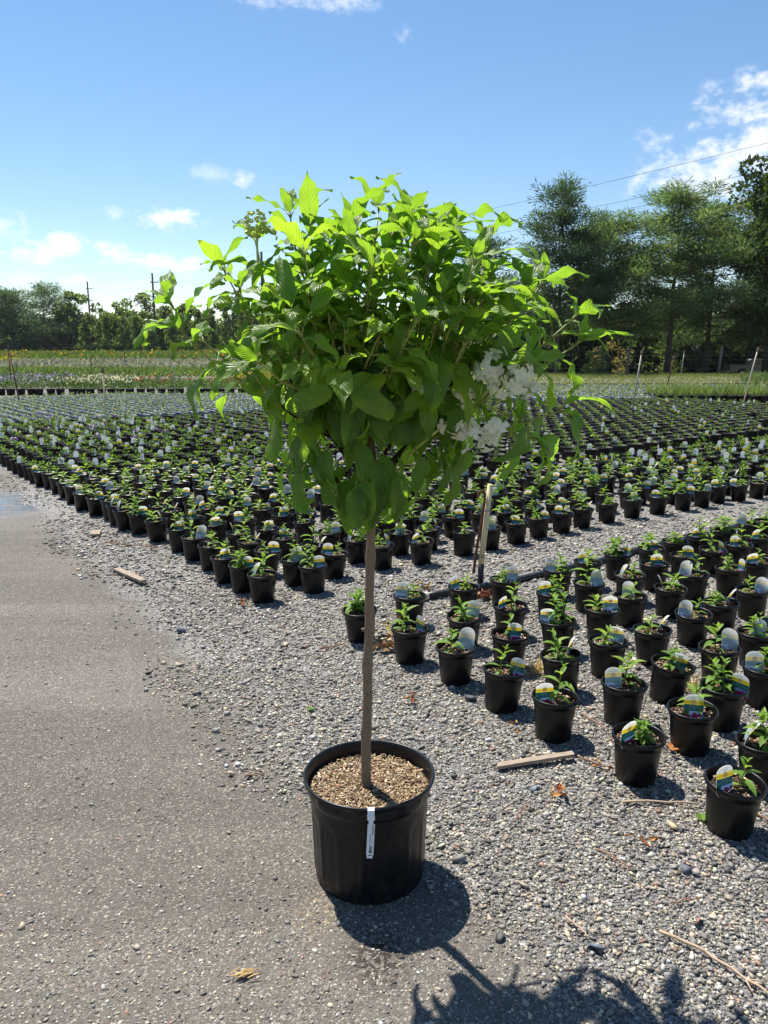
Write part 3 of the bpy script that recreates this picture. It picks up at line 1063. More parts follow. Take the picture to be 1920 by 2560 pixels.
# row and place in the row of every single pot, for its label
rows = {}
for i, (x_, y_, c_, bl, fl) in enumerate(single):
    n_ = 0.803 * x_ + 0.595 * y_
    s_ = -0.595 * x_ + 0.803 * y_
    r_ = int(round((n_ - (2.09 if bl == 'A' else 1.99)) / (0.312 if bl == 'A' else 0.29)))
    rows.setdefault((bl, max(0, r_)), []).append((s_, i))
place = {}
for (bl, r_), L_ in rows.items():
    L_.sort()
    if bl == 'A':
        L_ = L_[::1]
    for k, (s_, i) in enumerate(L_):
        place[i] = (r_, k)
TAGTXT = {'F': 'printed tag', 'P': 'half-turned printed tag', 'B': 'white tag back', 'E': 'edge-on tag', 'N': 'no tag showing'}
SIDE = {'l': 'left', 'r': 'right', 'c': 'centre'}


def place_tag(code, i, view):
    """tag position in the pot and its turn"""
    kind, side = code[0], code[1:]
    dx_ = {'l': -0.045, 'r': 0.045, 'c': random.uniform(-0.01, 0.015)}[side]
    dy_ = random.uniform(-0.035, -0.02) if kind in 'FP' else random.uniform(-0.01, 0.035)
    turn = {'F': random.uniform(-16, 16) + {'l': 18, 'r': -16, 'c': 0}[side], 'P': {'l': 52, 'r': -58, 'c': 50}[side],
            'B': 180 + random.uniform(-22, 22), 'E': {'l': 98, 'r': 82, 'c': 90}[side] + random.uniform(-8, 8)}[kind]
    me = TAGS[{'F': (0, 3), 'P': (0, 3), 'B': (1, 2, 3), 'E': (1, 2)}[kind][i % (3 if kind == 'B' else 2)]]
    return me, (dx_, dy_, 0.146), (R(random.uniform(-8, 4)), R(random.uniform(-5, 5)), R(turn) - view)


FAR_TAG = {'F': 0, 'P': 3, 'B': 2, 'E': 1}
for i, (x_, y_, code, bl, fl) in enumerate(single):
    r_, k = place[i]
    near = i < 34
    tg = TAGTXT[code[0]] + ('' if code == 'N' else ' at ' + SIDE[code[1]])
    if bl == 'A':
        lab = 'seedling pot, %s, %s in %s row right of big pot' % (tg, ordn(k), ordn(r_))
    else:
        lab = '%s, %s, %s in %s row behind big pot' % ('flowering pot' if fl else 'seedling pot', tg, ordn(k), ordn(r_))
    root = thing('seedling_pot', lab, 'potted plant', (x_, y_, 0.002), random.uniform(0, 0.0), 'seedling pots set out in rows on gravel')
    root.rotation_euler = (R(random.gauss(0, 2.0)), R(random.gauss(0, 2.0)), 0)
    if near and i % 7 == 3:
        root.rotation_euler = (R(random.gauss(0, 2.5)), R(random.gauss(0, 2.5)), 0)
    rz = random.uniform(0, 6.28)
    link('pot', POT_ME if i < 130 else POT_LO, root, rot=(0, 0, rz))
    link('soil', SOILS[i % 3], root, rot=(0, 0, rz * 1.7))
    v = (i * 5 + i // 3) % 12
    px_ = {'l': 0.016, 'r': -0.016}.get(code[1:], 0.0)
    sc_ = random.choice([0.68, 0.8, 0.88, 0.95, 1.02, 1.12]) * random.uniform(0.93, 1.07)
    if near:
        st = link('stem', STEM_ME[v], root, loc=(px_, 0.008, 0.138 * (1 - sc_)), rot=(0, 0, rz), scale=sc_)
        for p, a, u, l, kk in PLANS[v][1]:
            o = link('leaf', LEAVES[kk], st)
            o.matrix_local = leaf_matrix(p, a, u, l)
    else:
        link('foliage', FOL_ME[v], root, loc=(px_, 0.008, 0.138 * (1 - sc_)), rot=(0, 0, rz), scale=sc_)
    if code != 'N':
        me, lc, rt = place_tag(code, i, math.atan2(x_, y_))
        link('plant_tag', me, root, loc=lc, rot=rt, scale=random.uniform(0.80, 0.92))
    if fl:
        link('flower_head', PHLOX, root, rot=(0, 0, rz))


# the rest of the rows behind, too many to single out: one mass of pots, foliage and tags
def pots_mass(name, places, Rr, H, label, cols, leafL=0.055, nleaf=22, tagp=True, spread=0.04, ph=(0.03, 0.12), potcol='far_pot_plastic', seg=10):
    N = len(places)
    xy = np.array([(p[0], p[1]) for p in places], dtype=np.float32)
    prof = np.array([(0.74 * Rr, 0), (0.88 * Rr, 0.84 * H), (1.0 * Rr, 0.90 * H), (0.99 * Rr, H), (0.92 * Rr, H), (0.90 * Rr, 0.89 * H), (0.0, 0.91 * H)])
    a = np.arange(seg) * 2 * np.pi / seg
    ring = np.stack([np.outer(prof[:, 0], np.cos(a)), np.outer(prof[:, 0], np.sin(a)), np.repeat(prof[:, 1:2], seg, 1)], -1).reshape(-1, 3)
    fq = []
    for j in range(len(prof) - 1):
        for k in range(seg):
            fq.append((j * seg + k, j * seg + (k + 1) % seg, (j + 1) * seg + (k + 1) % seg, (j + 1) * seg + k))
    fq = np.array(fq)
    V = (ring[None] + np.concatenate([xy, np.zeros((N, 1), np.float32)], 1)[:, None, :]).reshape(-1, 3)
    F = (fq[None] + (np.arange(N) * len(ring))[:, None, None]).reshape(-1, 4)
    npf = len(F)
    C = np.zeros((len(V), 3), np.float32) + 0.01
    parts = [(V, F, C)]
    M = N * nleaf
    base = np.repeat(xy, nleaf, 0)
    off = rng.normal(0, spread * 0.45, (M, 2))
    zz = H * 0.85 + rng.uniform(ph[0] * 0.2, 1, M) ** 0.8 * np.repeat(rng.uniform(ph[0], ph[1], N), nleaf)
    P = np.concatenate([base + off, zz[:, None]], 1)
    D = np.concatenate([rng.normal(0, 0.75, (M, 2)), rng.uniform(0.0, 1.0, (M, 1))], 1)
    parts.append(blades(P, D, rng.uniform(0.7, 1.2, M) * leafL, leafL * 0.32, pick(cols, M)))
    nleaf_f = M
    ntag = 0
    if tagp:
        TV, TF, TC = [], [], []
        for i, p in enumerate(places):
            if p[2] == 'N' or (H > 0.17 and i % 3) or i % 5 < 2:
                continue
            tw = 0.030 if H > 0.17 else 0.034
            turn = {'F': 0, 'P': 1.0, 'B': 0.1, 'E': 1.4}[p[2][0]] + random.uniform(-0.3, 0.3)
            ux, uy = math.cos(turn), math.sin(turn)
            cx = p[0] + {'l': -0.04, 'r': 0.04, 'c': 0}[p[2][1]]; cy = p[1]
            zb = [H * 0.85, H * 0.85 + 0.035, H * 0.85 + 0.066, H * 0.85 + 0.080, H * 0.85 + 0.098]
            wd = [1, 1, 1, 1, 0.55]
            cl = [(0.008, 0.085, 0.085), (0.62, 0.46, 0.04), (0.55, 0.58, 0.6), (0.55, 0.58, 0.6)] if p[2][0] in 'FP' else [(0.50, 0.57, 0.60)] * 2 + [(0.58, 0.58, 0.55)] * 2
            for j in range(4):
                o = len(TV)
                for z, s_ in ((zb[j], wd[j]), (zb[j + 1], wd[j + 1])):
                    TV += [(cx - ux * tw * s_, cy - uy * tw * s_, z), (cx + ux * tw * s_, cy + uy * tw * s_, z)]
                TF.append((o, o + 1, o + 3, o + 2))
                TC += [cl[j]] * 4
        parts.append((np.array(TV), np.array(TF), np.array(TC, dtype=np.float32)))
        ntag = len(TF)
    fl_ = [p for p in places if len(p) > 4 and p[4]]
    V, F, C = join(parts)
    me = np_mesh(name, V, F, potcol, C)
    me.materials.append(MAT['foliage'])
    me.materials.append(MAT['petal_far'])
    me.materials.append(MAT['far_card'])
    mi = np.zeros(len(F), np.int32)
    soil_f = np.arange(npf) % len(fq) >= len(fq) - seg
    mi[npf:npf + nleaf_f] = 1
    mi[npf + nleaf_f:] = 3
    mi[:npf][soil_f] = 2
    col = me.color_attributes['col']
    me.polygons.foreach_set('material_index', mi)
    o = link(name, me)
    return tag(o, label, 'potted plants', kind='stuff'), fl_


SEED_COLS = [(0.10, 0.20, 0.035), (0.13, 0.25, 0.04), (0.075, 0.16, 0.03), (0.16, 0.26, 0.055)]
o, fl_ = pots_mass('seedling_pots', rest, 0.090, 0.167, 'crowd of farther seedling pots in dense rows behind the single ones', SEED_COLS, 0.048, 20)
if fl_:
    V0 = np.array([v.co[:] for v in PHLOX.vertices]); 
    mb = MB()
    for p in fl_:
        vv = [(v[0] * 1.15 + p[0], v[1] * 1.15 + p[1], v[2] * 1.1) for v in V0]
        o_ = len(mb.v); mb.v += vv
        mb.f += [tuple(k + o_ for k in q.vertices) for q in PHLOX.polygons]
        ca = PHLOX.color_attributes['col'].data
        mb.c += [tuple(ca[k].color[:3]) for k in range(len(V0))]
    tag(mb.build('phlox_flowers', 'petal_far'), 'scattered lilac flower heads above the far left seedling rows', 'flowers', kind='stuff')
pots_mass('wide_nursery_pots', farD, 0.118, 0.178, 'crowd of wide black pots with small plants beyond the gravel aisle', [(0.09, 0.17, 0.035), (0.12, 0.22, 0.045), (0.08, 0.15, 0.05)], 0.055, 14, True, 0.04, (0.03, 0.09))

# ------------------------------------------------------------------ the potted standard hydrangea
BX, BY = -0.041, 1.945
tree = thing('potted_hydrangea_tree', 'leafy hydrangea trained on one bare trunk in large black ribbed pot', 'potted tree', (BX, BY, 0.003))
NP = 15
prof = [(0.146, 0.0), (0.153, 0.003), (0.156, 0.012)] + [(0.156 + 0.007 * k / 22, 0.012 + 0.228 * k / 22) for k in range(1, 23)] + \
       [(0.1645, 0.247), (0.168, 0.254), (0.1705, 0.262), (0.1720, 0.272), (0.1728, 0.284), (0.1745, 0.290), (0.179, 0.2925), (0.1815, 0.296), (0.1815, 0.301), (0.179, 0.304), (0.1755, 0.3035), (0.1725, 0.300), (0.1705, 0.290), (0.1690, 0.270), (0.166, 0.245)]
LUGS = [R(232), R(312), R(52), R(132)]


def pot_rad(a, z, j):
    out = 0.0
    ph_ = (a * NP / (2 * math.pi)) % 1.0 - 0.5
    if 0.010 < z < 0.2435 and j < 26:
        top = 0.215 - 0.030 * (abs(ph_) / 0.40) ** 2 * 1.0
        ins = sstep(0.43, 0.36, abs(ph_)) * sstep(top + 0.008, top - 0.004, z)
        out -= 0.0026 * float(ins)
        if z < 0.03:
            out -= 0.002 * (1 + math.cos(a * NP))
    if 0.245 < z <= 0.291 and j < 31:
        for la in LUGS:
            d = abs((a - la + math.pi) % (2 * math.pi) - math.pi)
            e = (d / R(15)) ** 2 + ((z - 0.277) / 0.022) ** 2
            if e < 1:
                out += 0.010 * math.sqrt(1 - e)
    # hand-bent rim, slightly out of round
    out += 0.0018 * math.sin(2 * a + 0.6) * (z / 0.3) ** 2
    return out


mb = MB()
mb.lathe(prof, 180, close_bottom=True, radf=pot_rad)
mb.build('pot', 'big_pot_plastic', tree, True)
# mulch: bumpy disc with wood chips and straw
mb = MB()
V = [(0, 0, 0.266)]; F = []
for j, rr in enumerate((0.04, 0.08, 0.115, 0.145, 0.1675)):
    for k in range(36):
        a = 2 * math.pi * k / 36
        V.append((rr * math.cos(a), rr * math.sin(a), 0.266 - 0.010 * (rr / 0.167) ** 2 + random.uniform(-0.003, 0.003)))
F = [(0, 1 + k, 1 + (k + 1) % 36) for k in range(36)]
for j in range(4):
    for k in range(36):
        F.append((1 + j * 36 + k, 1 + (j + 1) * 36 + k, 1 + (j + 1) * 36 + (k + 1) % 36, 1 + j * 36 + (k + 1) % 36))
mb.add(V, F)
mb.build('mulch', 'mulch_base', tree, True)
TAN = [(0.60, 0.45, 0.25), (0.70, 0.56, 0.35), (0.52, 0.36, 0.20), (0.30, 0.19, 0.11), (0.72, 0.61, 0.45)]
BRN = [(0.10, 0.06, 0.04), (0.17, 0.10, 0.065), (0.30, 0.20, 0.13), (0.52, 0.42, 0.33), (0.28, 0.17, 0.12)]
j_ = join([chip_arrays(4600, 0.163, 0.2635, TAN, (0.005, 0.015), (0.0010, 0.0024), 0.28, 0.006), chip_arrays(480, 0.16, 0.2635, BRN, (0.007, 0.018), (0.003, 0.007), 0.3, 0.006)])
o = link('wood_chips', np_mesh('wood_chips', *j_[:2], 'chips', j_[2]), tree)
tag(o, kind='stuff')
# the trunk: grey-brown with old knots
tp = [(-0.010, 0.0, 0.255), (-0.009, 0.0, 0.30), (-0.008, 0.002, 0.42), (-0.003, 0.0, 0.52), (-0.004, -0.002, 0.62), (0.003, 0.0, 0.72), (0.002, 0.002, 0.82), (0.006, 0.0, 0.92), (0.008, 0.004, 1.02), (0.012, 0.004, 1.12), (0.006, 0.01, 1.24)]
mb = MB()
P_, R_ = [], []
for k in range(len(tp) - 1):
    a, b_ = Vector(tp[k]), Vector(tp[k + 1])
    for q in range(4):
        f_ = q / 4
        z = a.z + (b_.z - a.z) * f_
        P_.append(a.lerp(b_, f_))
        R_.append(0.0140 - 0.0026 * (z - 0.26) + random.uniform(-0.0005, 0.0005) + (0.0022 if q == 0 and k in (2, 4, 5, 7) else 0) + (0.003 if z < 0.27 else 0))
P_.append(Vector(tp[-1])); R_.append(0.008)
mb.tube(P_, R_, 12)
trunk = mb.build('trunk', 'trunk_bark', tree, True)
for z, a in ((0.42, 3.0), (0.62, 0.2), (0.72, 3.3), (0.88, 5.9), (0.535, 4.4)):
    mb = MB()
    c = Vector((-0.003 + 0.0115 * math.cos(a), 0.0115 * math.sin(a), z))
    d = Vector((math.cos(a), math.sin(a), 0.5))
    mb.tube([c - d * 0.003, c + d * 0.002, c + d * 0.005], [0.006, 0.0045, 0.002], 8)
    mb.build('knot', 'trunk_bark', trunk, True)


def hyd_leaf(seed, young):
    rd = random.Random(seed)
    W = rd.uniform(0.36, 0.46) if not young else rd.uniform(0.28, 0.37)
    arch = rd.uniform(0.6, 1.9); foldv = rd.uniform(0.05, 0.42); tw = rd.uniform(-0.9, 0.9)
    wv_ = rd.uniform(0.025, 0.075); wf = rd.uniform(9, 15); ph_ = rd.uniform(0, 6)
    pet = 0.14
    NY, NX = 14, 8
    V, F, UVs = [], [], []
    ang = 0.35
    c = Vector((0, 0, 0))
    # petiole as a thin three-sided stalk
    y = z = 0.0
    cl = []
    for k in range(3):
        cl.append(Vector((0, y, z)))
        y += pet / 2 * math.cos(ang); z += pet / 2 * math.sin(ang); ang -= 0.12
    mb = MB()
    mb.tube(cl, [0.018, 0.014, 0.012], 5, mi=1)
    y, z = cl[-1].y, cl[-1].z
    o = len(mb.v)
    for j in range(NY + 1):
        t_ = j / NY
        if j:
            dl = (1 - pet) / NY
            ang -= arch / NY * (0.5 + 1.0 * t_)
            y += dl * math.cos(ang); z += dl * math.sin(ang)
        prof_ = (t_ ** 0.58) * ((1 - t_) ** 0.98) * 2.34 if t_ < 0.80 else None
        if prof_ is None:
            k80 = (0.80 ** 0.58) * (0.20 ** 0.98) * 2.34
            prof_ = k80 * ((1 - t_) / 0.20) ** 1.55
        hw_ = W / 2 * max(prof_, 0.004)
        tn = tw * t_ * t_
        nrm = Vector((0, -math.sin(ang), math.cos(ang)))
        for i in range(NX + 1):
            u = i / NX * 2 - 1
            lift = foldv * abs(u) * hw_ * (1 - 0.35 * abs(u)) + wv_ * abs(u) ** 2 * math.sin(wf * t_ + ph_ + (1.7 if u > 0 else 0)) * min(1, 4 * t_) + 0.0035 * math.sin((t_ - abs(u) * 0.25) * 2 * math.pi * 7)
            sx = u * hw_ * (1 - 0.15 * foldv)
            p = Vector((sx * math.cos(tn), y, z)) + nrm * (lift + sx * math.sin(tn))
            mb.v.append(tuple(p)); UVs.append((i / NX, t_))
    for j in range(NY):
        for i in range(NX):
            a = o + j * (NX + 1) + i
            mb.f.append((a, a + 1, a + NX + 2, a + NX + 1)); mb.m.append(0)
    me = mb.mesh('leaf', ['leaf_young' if young else 'leaf_mature', 'green_shoot'], True)
    uvl = me.uv_layers.new(name='uv')
    lv = np.zeros(len(me.loops), np.int32); me.loops.foreach_get('vertex_index', lv)
    U = np.array([(0.5, 0.02)] * o + UVs, dtype=np.float32)
    uvl.data.foreach_set('uv', U[lv].ravel())
    return me


HM = [hyd_leaf(500 + k, False) for k in range(10)]
HY = [hyd_leaf(700 + k, True) for k in range(8)]
CC = Vector((0.045, 0.0, 1.43))
tips = []
gold = math.pi * (3 - 5 ** 0.5)
NT_ = 50
for k in range(NT_):
    zf = 1 - (k + 0.5) / NT_ * 1.45
    rr = math.sqrt(max(0, 1 - zf * zf)); a = k * gold
    v = Vector((rr * math.cos(a), rr * math.sin(a), zf))
    low = 1 - 0.75 * max(0.0, -zf)
    q = CC + Vector((v.x * (0.34 if v.x > 0 else 0.285) * low, v.y * (0.33 if v.y < 0 else 0.22) * low, v.z * (0.315 if zf > 0 else 0.29))) * random.uniform(0.86, 1.04)
    if v.y > 0.1 and zf < -0.15:
        continue
    tips.append((q, 1.0))
for k in range(46):
    a = random.uniform(0, 2 * math.pi); zf = random.uniform(0.20, 0.97); rr = math.sqrt(1 - zf * zf)
    v = Vector((rr * math.cos(a), rr * math.sin(a) - 0.25, zf)).normalized()
    tips.append((CC + Vector((v.x * 0.32, v.y * 0.32, v.z * 0.31)) * random.uniform(0.7, 0.97), 1.0))
# long shoots that break the outline, left arm, right arm and the peaks on top
for q in [(-0.455, -0.08, 1.545), (-0.43, -0.10, 1.49), (-0.33, -0.06, 1.62), (-0.29, -0.12, 1.58), (-0.27, -0.16, 1.42), (-0.18, -0.04, 1.75), (-0.26, -0.02, 1.69), (-0.13, -0.08, 1.71), (-0.04, -0.05, 1.725), (0.03, 0.02, 1.775), (0.10, -0.05, 1.75), (0.20, -0.06, 1.715), (0.28, -0.02, 1.69), (0.15, -0.12, 1.70), (0.48, -0.08, 1.52), (0.42, 0.02, 1.60), (0.50, -0.06, 1.46), (0.45, -0.14, 1.31), (0.40, -0.05, 1.24), (0.36, -0.10, 1.58), (0.33, -0.18, 1.52), (0.36, -0.22, 1.42), (0.10, -0.34, 1.50), (-0.14, -0.34, 1.52), (-0.05, -0.36, 1.40), (0.22, -0.33, 1.62), (-0.22, -0.28, 1.42), (-0.13, -0.22, 1.64), (0.10, -0.24, 1.66)]:
    tips.append((Vector(q), 1.35))
prim = []
NPR = 11
for k in range(NPR):
    a = k * 2 * math.pi / NPR + random.uniform(-0.2, 0.2)
    z0 = random.uniform(0.98, 1.18)
    m_ = Vector((math.cos(a) * random.uniform(0.12, 0.19), math.sin(a) * random.uniform(0.12, 0.18), z0 + random.uniform(0.10, 0.20)))
    b0 = Vector((0.010, 0.003, z0))
    prim.append((b0, m_))
    mid = b0.lerp(m_, 0.5) + Vector((0, 0, -0.012))
    mb = MB()
    mb.tube([b0, mid, m_], [0.0062, 0.0052, 0.0042], 7)
    mb.build('branch', 'branch_bark', tree, True)
leaf_jobs = []
shoot_objs = []
for ti, (T, vig) in enumerate(tips):
    j = min(range(NPR), key=lambda k: (prim[k][1] - T).length + random.uniform(0, 0.06))
    b0, m_ = prim[j]
    s0 = b0.lerp(m_, random.uniform(0.55, 1.0))
    out = (T - CC); out.z *= 0.4
    c1 = s0.lerp(T, 0.45) + out * 0.18 + Vector((0, 0, -0.015))
    pts = []
    for k in range(9):
        t_ = k / 8
        pts.append(s0 * (1 - t_) ** 2 + c1 * 2 * t_ * (1 - t_) + T * t_ * t_ + Vector((random.uniform(-1, 1), random.uniform(-1, 1), random.uniform(-1, 1))) * 0.003)
    mb = MB()
    mb.tube(pts[:5], [0.0040 - 0.0003 * k for k in range(5)], 6, 0)
    mb.tube(pts[4:], [0.0030 - 0.0003 * k for k in range(5)], 6, 1)
    so = mb.build('branch', ['branch_bark' if T.z < 1.55 else 'green_shoot', 'green_shoot'], tree, True)
    shoot_objs.append(so)
    ln = (T - s0).length
    nodes = max(3, int(round(ln * 0.78 / (0.070 if T.z > 1.45 else 0.085))))
    roll = random.uniform(0, 3.14)
    for n_ in range(nodes):
        t_ = 0.24 + 0.76 * (n_ / (nodes - 1)) ** 0.72
        f_ = t_ * 8; i0 = min(7, int(f_))
        p = pts[i0].lerp(pts[i0 + 1], f_ - i0)
        d = (pts[i0 + 1] - pts[i0]).normalized()
        d = (d + Vector((0, 0, 0.35 if T.z > 1.45 else -0.1))).normalized()
        s1 = d.orthogonal().normalized(); s2 = d.cross(s1)
        roll += math.pi / 2 + random.uniform(-0.2, 0.2)
        term = n_ == nodes - 1
        for q in range(2 if not term else 4):
            ra = roll + q * (math.pi if not term else math.pi / 2)
            ax = s1 * math.cos(ra) + s2 * math.sin(ra)
            age = 1 - t_
            spread_ = ((1.45 if p.z < 1.45 else 1.15) - 0.35 * t_ if not term else (0.30 if q % 2 else 0.65)) + random.uniform(-0.2, 0.2)
            ld = (ax * math.sin(spread_) + d * math.cos(spread_))
            dro = 0.75 * sstep(1.55, 1.12, p.z) + 0.22 * age + 0.06
            if term and T.z > 1.45:
                dro = 0.12
            ld = (ld + Vector((0, 0, -1)) * float(dro) * random.uniform(0.6, 1.15)).normalized()
            nm = d - ld * d.dot(ld)
            if nm.length < 0.1:
                nm = ax - ld * ax.dot(ld)
            if nm.z < -0.1 and random.random() < 0.8:
                nm = nm + Vector((0, 0, 1.0)) - ld * ld.z
            nm.normalize()
            Lf = (0.134 + 0.030 * age + (0.016 if p.z < 1.30 else 0)) * random.uniform(0.78, 1.2)
            if term:
                Lf *= (0.72 if q % 2 else 1.0)
            yg = (t_ > 0.55 and T.z > 1.40) or p.z > 1.55
            # keep the inside of the crown airy
            if (p - CC).length < 0.17 and random.random() < 0.6:
                continue
            if p.y > 0.04 and random.random() < 0.58:
                continue
            leaf_jobs.append((p, ld, nm, Lf, yg, so))
# leaves hanging under the crown round the trunk
for k in range(52):
    a = random.uniform(math.pi * 0.9, math.pi * 2.1); rr = random.uniform(0.02, 0.22)
    p = Vector((rr * math.cos(a), rr * math.sin(a) * 0.9, random.uniform(1.09, 1.19) + 0.32 * rr))
    ld = Vector((math.cos(a) * 0.45, math.sin(a) * 0.45, -1)).normalized()
    nm = Vector((math.cos(a), math.sin(a), 0.3)); nm = (nm - ld * nm.dot(ld)).normalized()
    leaf_jobs.append((p, ld, nm, random.uniform(0.12, 0.165), False, min(shoot_objs, key=lambda o_: 0 if random.random() < 0.05 else 1)))
jobs = []
for p, ld, nm, Lf, yg, so in leaf_jobs:
    xa = ld.cross(nm).normalized()
    nm2 = xa.cross(ld)
    M = Matrix(((xa.x, ld.x, nm2.x, p.x), (xa.y, ld.y, nm2.y, p.y), (xa.z, ld.z, nm2.z, p.z), (0, 0, 0, 1))) @ Matrix.Diagonal((Lf, Lf, Lf, 1))
    # how large and free it shows from the front
    show = -p.y + 0.35 * ((Vector((p.x, 0, p.z)) - Vector((CC.x, 0, CC.z))).length) + 2 * (Lf - 0.1)
    jobs.append((show, M, yg, so))
jobs.sort(key=lambda q: -q[0])
for k, (sh, M, yg, so) in enumerate(jobs[:300]):
    me = (HY[k % 8] if yg else HM[k % 10])
    o = link('leaf', me, so)
    o.matrix_local = M
mbs = {True: MB(), False: MB()}
uvs = {True: [], False: []}
for k, (sh, M, yg, so) in enumerate(jobs[300:]):
    me = (HY[k % 8] if yg else HM[k % 10])
    b_ = mbs[yg]
    o_ = len(b_.v)
    b_.v += [tuple(M @ v.co) for v in me.vertices]
    b_.f += [tuple(i + o_ for i in q.vertices) for q in me.polygons]
    b_.m += [q.material_index for q in me.polygons]
    uv = np.zeros(len(me.loops) * 2, np.float32); me.uv_layers[0].data.foreach_get('uv', uv)
    uvs[yg].append(uv)
for yg in (True, False):
    if not mbs[yg].v:
        continue
    me = mbs[yg].mesh('leaves', ['leaf_young' if yg else 'leaf_mature', 'green_shoot'], True)
    uvl = me.uv_layers.new(name='uv')
    uvl.data.foreach_set('uv', np.concatenate(uvs[yg]))
    tag(link('leaves', me, tree), kind='stuff')
tree['leaf_count'] = len(jobs)

# white flower head among the leaves on the right
fh_c = Vector((0.255, -0.19, 1.335))
mb = MB()
mb.tube([Vector((0.10, -0.08, 1.20)), Vector((0.17, -0.15, 1.27)), fh_c, fh_c + Vector((0.05, -0.02, 0.07))], [0.004, 0.0035, 0.003, 0.002], 6)
for k in range(26):
    v = Vector((random.gauss(0, 1), random.gauss(0, 1), random.gauss(0, 1))).normalized()
    mb.tube([fh_c, fh_c + Vector((v.x * 0.09, v.y * 0.06, v.z * 0.065))], 0.0011, 4)
fh = mb.build('flower_head', 'bud', tree, True)


def floret_mesh(seed):
    rd = random.Random(seed)
    mb = MB()
    for k in range(4):
        a = k * math.pi / 2 + rd.uniform(-0.15, 0.15)
        L_, W_ = rd.uniform(0.85, 1.1), rd.uniform(0.36, 0.46)
        d = Vector((math.cos(a), math.sin(a), 0)); s_ = Vector((-math.sin(a), math.cos(a), 0))
        V = []
        for t_, w_, z in ((0.05, 0.15, 0), (0.3, 0.75, 0.05), (0.6, 1.0, 0.06), (0.85, 0.72, 0.0), (1.0, 0.18, -0.06)):
            for u in (-1, 0, 1):
                V.append(d * L_ * t_ + s_ * W_ * w_ * u + Vector((0, 0, z + k * 0.02 + 0.06 * abs(u) * rd.uniform(0.4, 1.2))))
        F = []
        for j in range(4):
            F += [(3 * j, 3 * j + 1, 3 * j + 4, 3 * j + 3), (3 * j + 1, 3 * j + 2, 3 * j + 5, 3 * j + 4)]
        mb.add(V, F)
    return mb.mesh('floret', 'petal', True)


FLO = [floret_mesh(k) for k in range(4)]
sub = [fh_c + Vector((random.uniform(-0.125, 0.115), random.uniform(-0.055, 0.03), random.uniform(-0.09, 0.085))) for k in range(13)]
for k in range(92):
    b0 = sub[k % len(sub)]
    v = Vector((random.gauss(0, 1), random.gauss(0, 1) - 0.5, random.gauss(0, 1) + 0.1)).normalized()
    c = b0 + v * random.uniform(0.014, 0.042)
    o = link('floret', FLO[k % 4], fh)
    n_ = (v + Vector((random.gauss(0, 0.3), -0.35, random.gauss(0, 0.3)))).normalized()
    o.matrix_local = Matrix.Translation(c) @ n_.to_track_quat('Z', 'Y').to_matrix().to_4x4() @ Matrix.Rotation(random.uniform(0, 6.28), 4, 'Z') @ Matrix.Diagonal((random.uniform(0.0145, 0.0195),) * 3 + (1,))
# a small green bud cluster on the left shoulder
mb = MB()
bc = Vector((-0.235, -0.19, 1.715))
mb.tube([bc - Vector((0, 0, 0.08)), bc], 0.0025, 5)
for k in range(60):
    v = Vector((random.gauss(0, 1), random.gauss(0, 1), random.gauss(0, 1))).normalized()
    c = bc + Vector((v.x * 0.026, v.y * 0.026, v.z * 0.032)) * random.uniform(0.6, 1)
    mb.box(c, (0.006, 0.006, 0.006), Matrix.Rotation(k, 3, 'Z') @ Matrix.Rotation(k * 2, 3, 'X'))
mb.build('flower_bud', 'bud', tree)

# white strip label hooked over the pot rim
pt_ = thing('strip_label', 'long white printed strip label hanging over the big pot rim', 'label', (BX + 0.008, BY - 0.1795, 0.304), R(0))
mb = MB()
prof2 = [(-0.0105, 0.0, 0.0035), (0, 0, 0)]
path = [(0.012, -0.012), (0.009, 0.002), (0.000, 0.0048), (-0.0050, 0.001), (-0.0062, -0.010), (-0.0066, -0.024)]
V, F = [], []
for (y_, z_) in path:
    V += [(-0.0088, y_, z_), (0.0088, y_, z_)]
for k in range(len(path) - 1):
    F.append((2 * k, 2 * k + 1, 2 * k + 3, 2 * k + 2))
mb.add(V, F)
mb.box((0, -0.0076, -0.018), (0.019, 0.001, 0.014))
mb.build('hook', 'label_white', pt_)
mb = MB()
mb.box((0.0, -0.0078, -0.030), (0.0120, 0.0009, 0.010))
mb.box((-0.0015, -0.0080, -0.0795), (0.0185, 0.0009, 0.0895), Matrix.Rotation(R(3), 3, 'Y'))
mb.box((-0.0040, -0.0081, -0.1285), (0.0150, 0.0008, 0.0085), Matrix.Rotation(R(3), 3, 'Y'))
strip = mb.build('strip', 'label_white', pt_)
mb = MB()
rot3 = Matrix.Rotation(R(3), 3, 'Y')


def ink(cx, z, w_, h):
    p = rot3 @ Vector((cx, 0, z + 0.0795))
    mb.box((p.x - 0.0015, -0.0086, p.z - 0.0795), (w_, 0.0003, h), rot3)


ink(0.0058, -0.052, 0.0012, 0.032); ink(0.0036, -0.050, 0.0010, 0.028)
for k in range(6):
    ink(-0.0012, -0.066 - 0.0058 * k, 0.0016, random.uniform(0.003, 0.005))
for k in range(5):
    ink(0.0046, -0.075 - 0.0035 * k, 0.0012, 0.0022)
for k in range(16):
    ink(0.0012 + random.uniform(-0.0006, 0.0006), -0.0985 - 0.0013 * k, random.uniform(0.0065, 0.0085), random.choice([0.0004, 0.0007, 0.0009]))
ink(0.0005, -0.1245, 0.0095, 0.0022)
mb.build('printing', 'label_ink', strip)

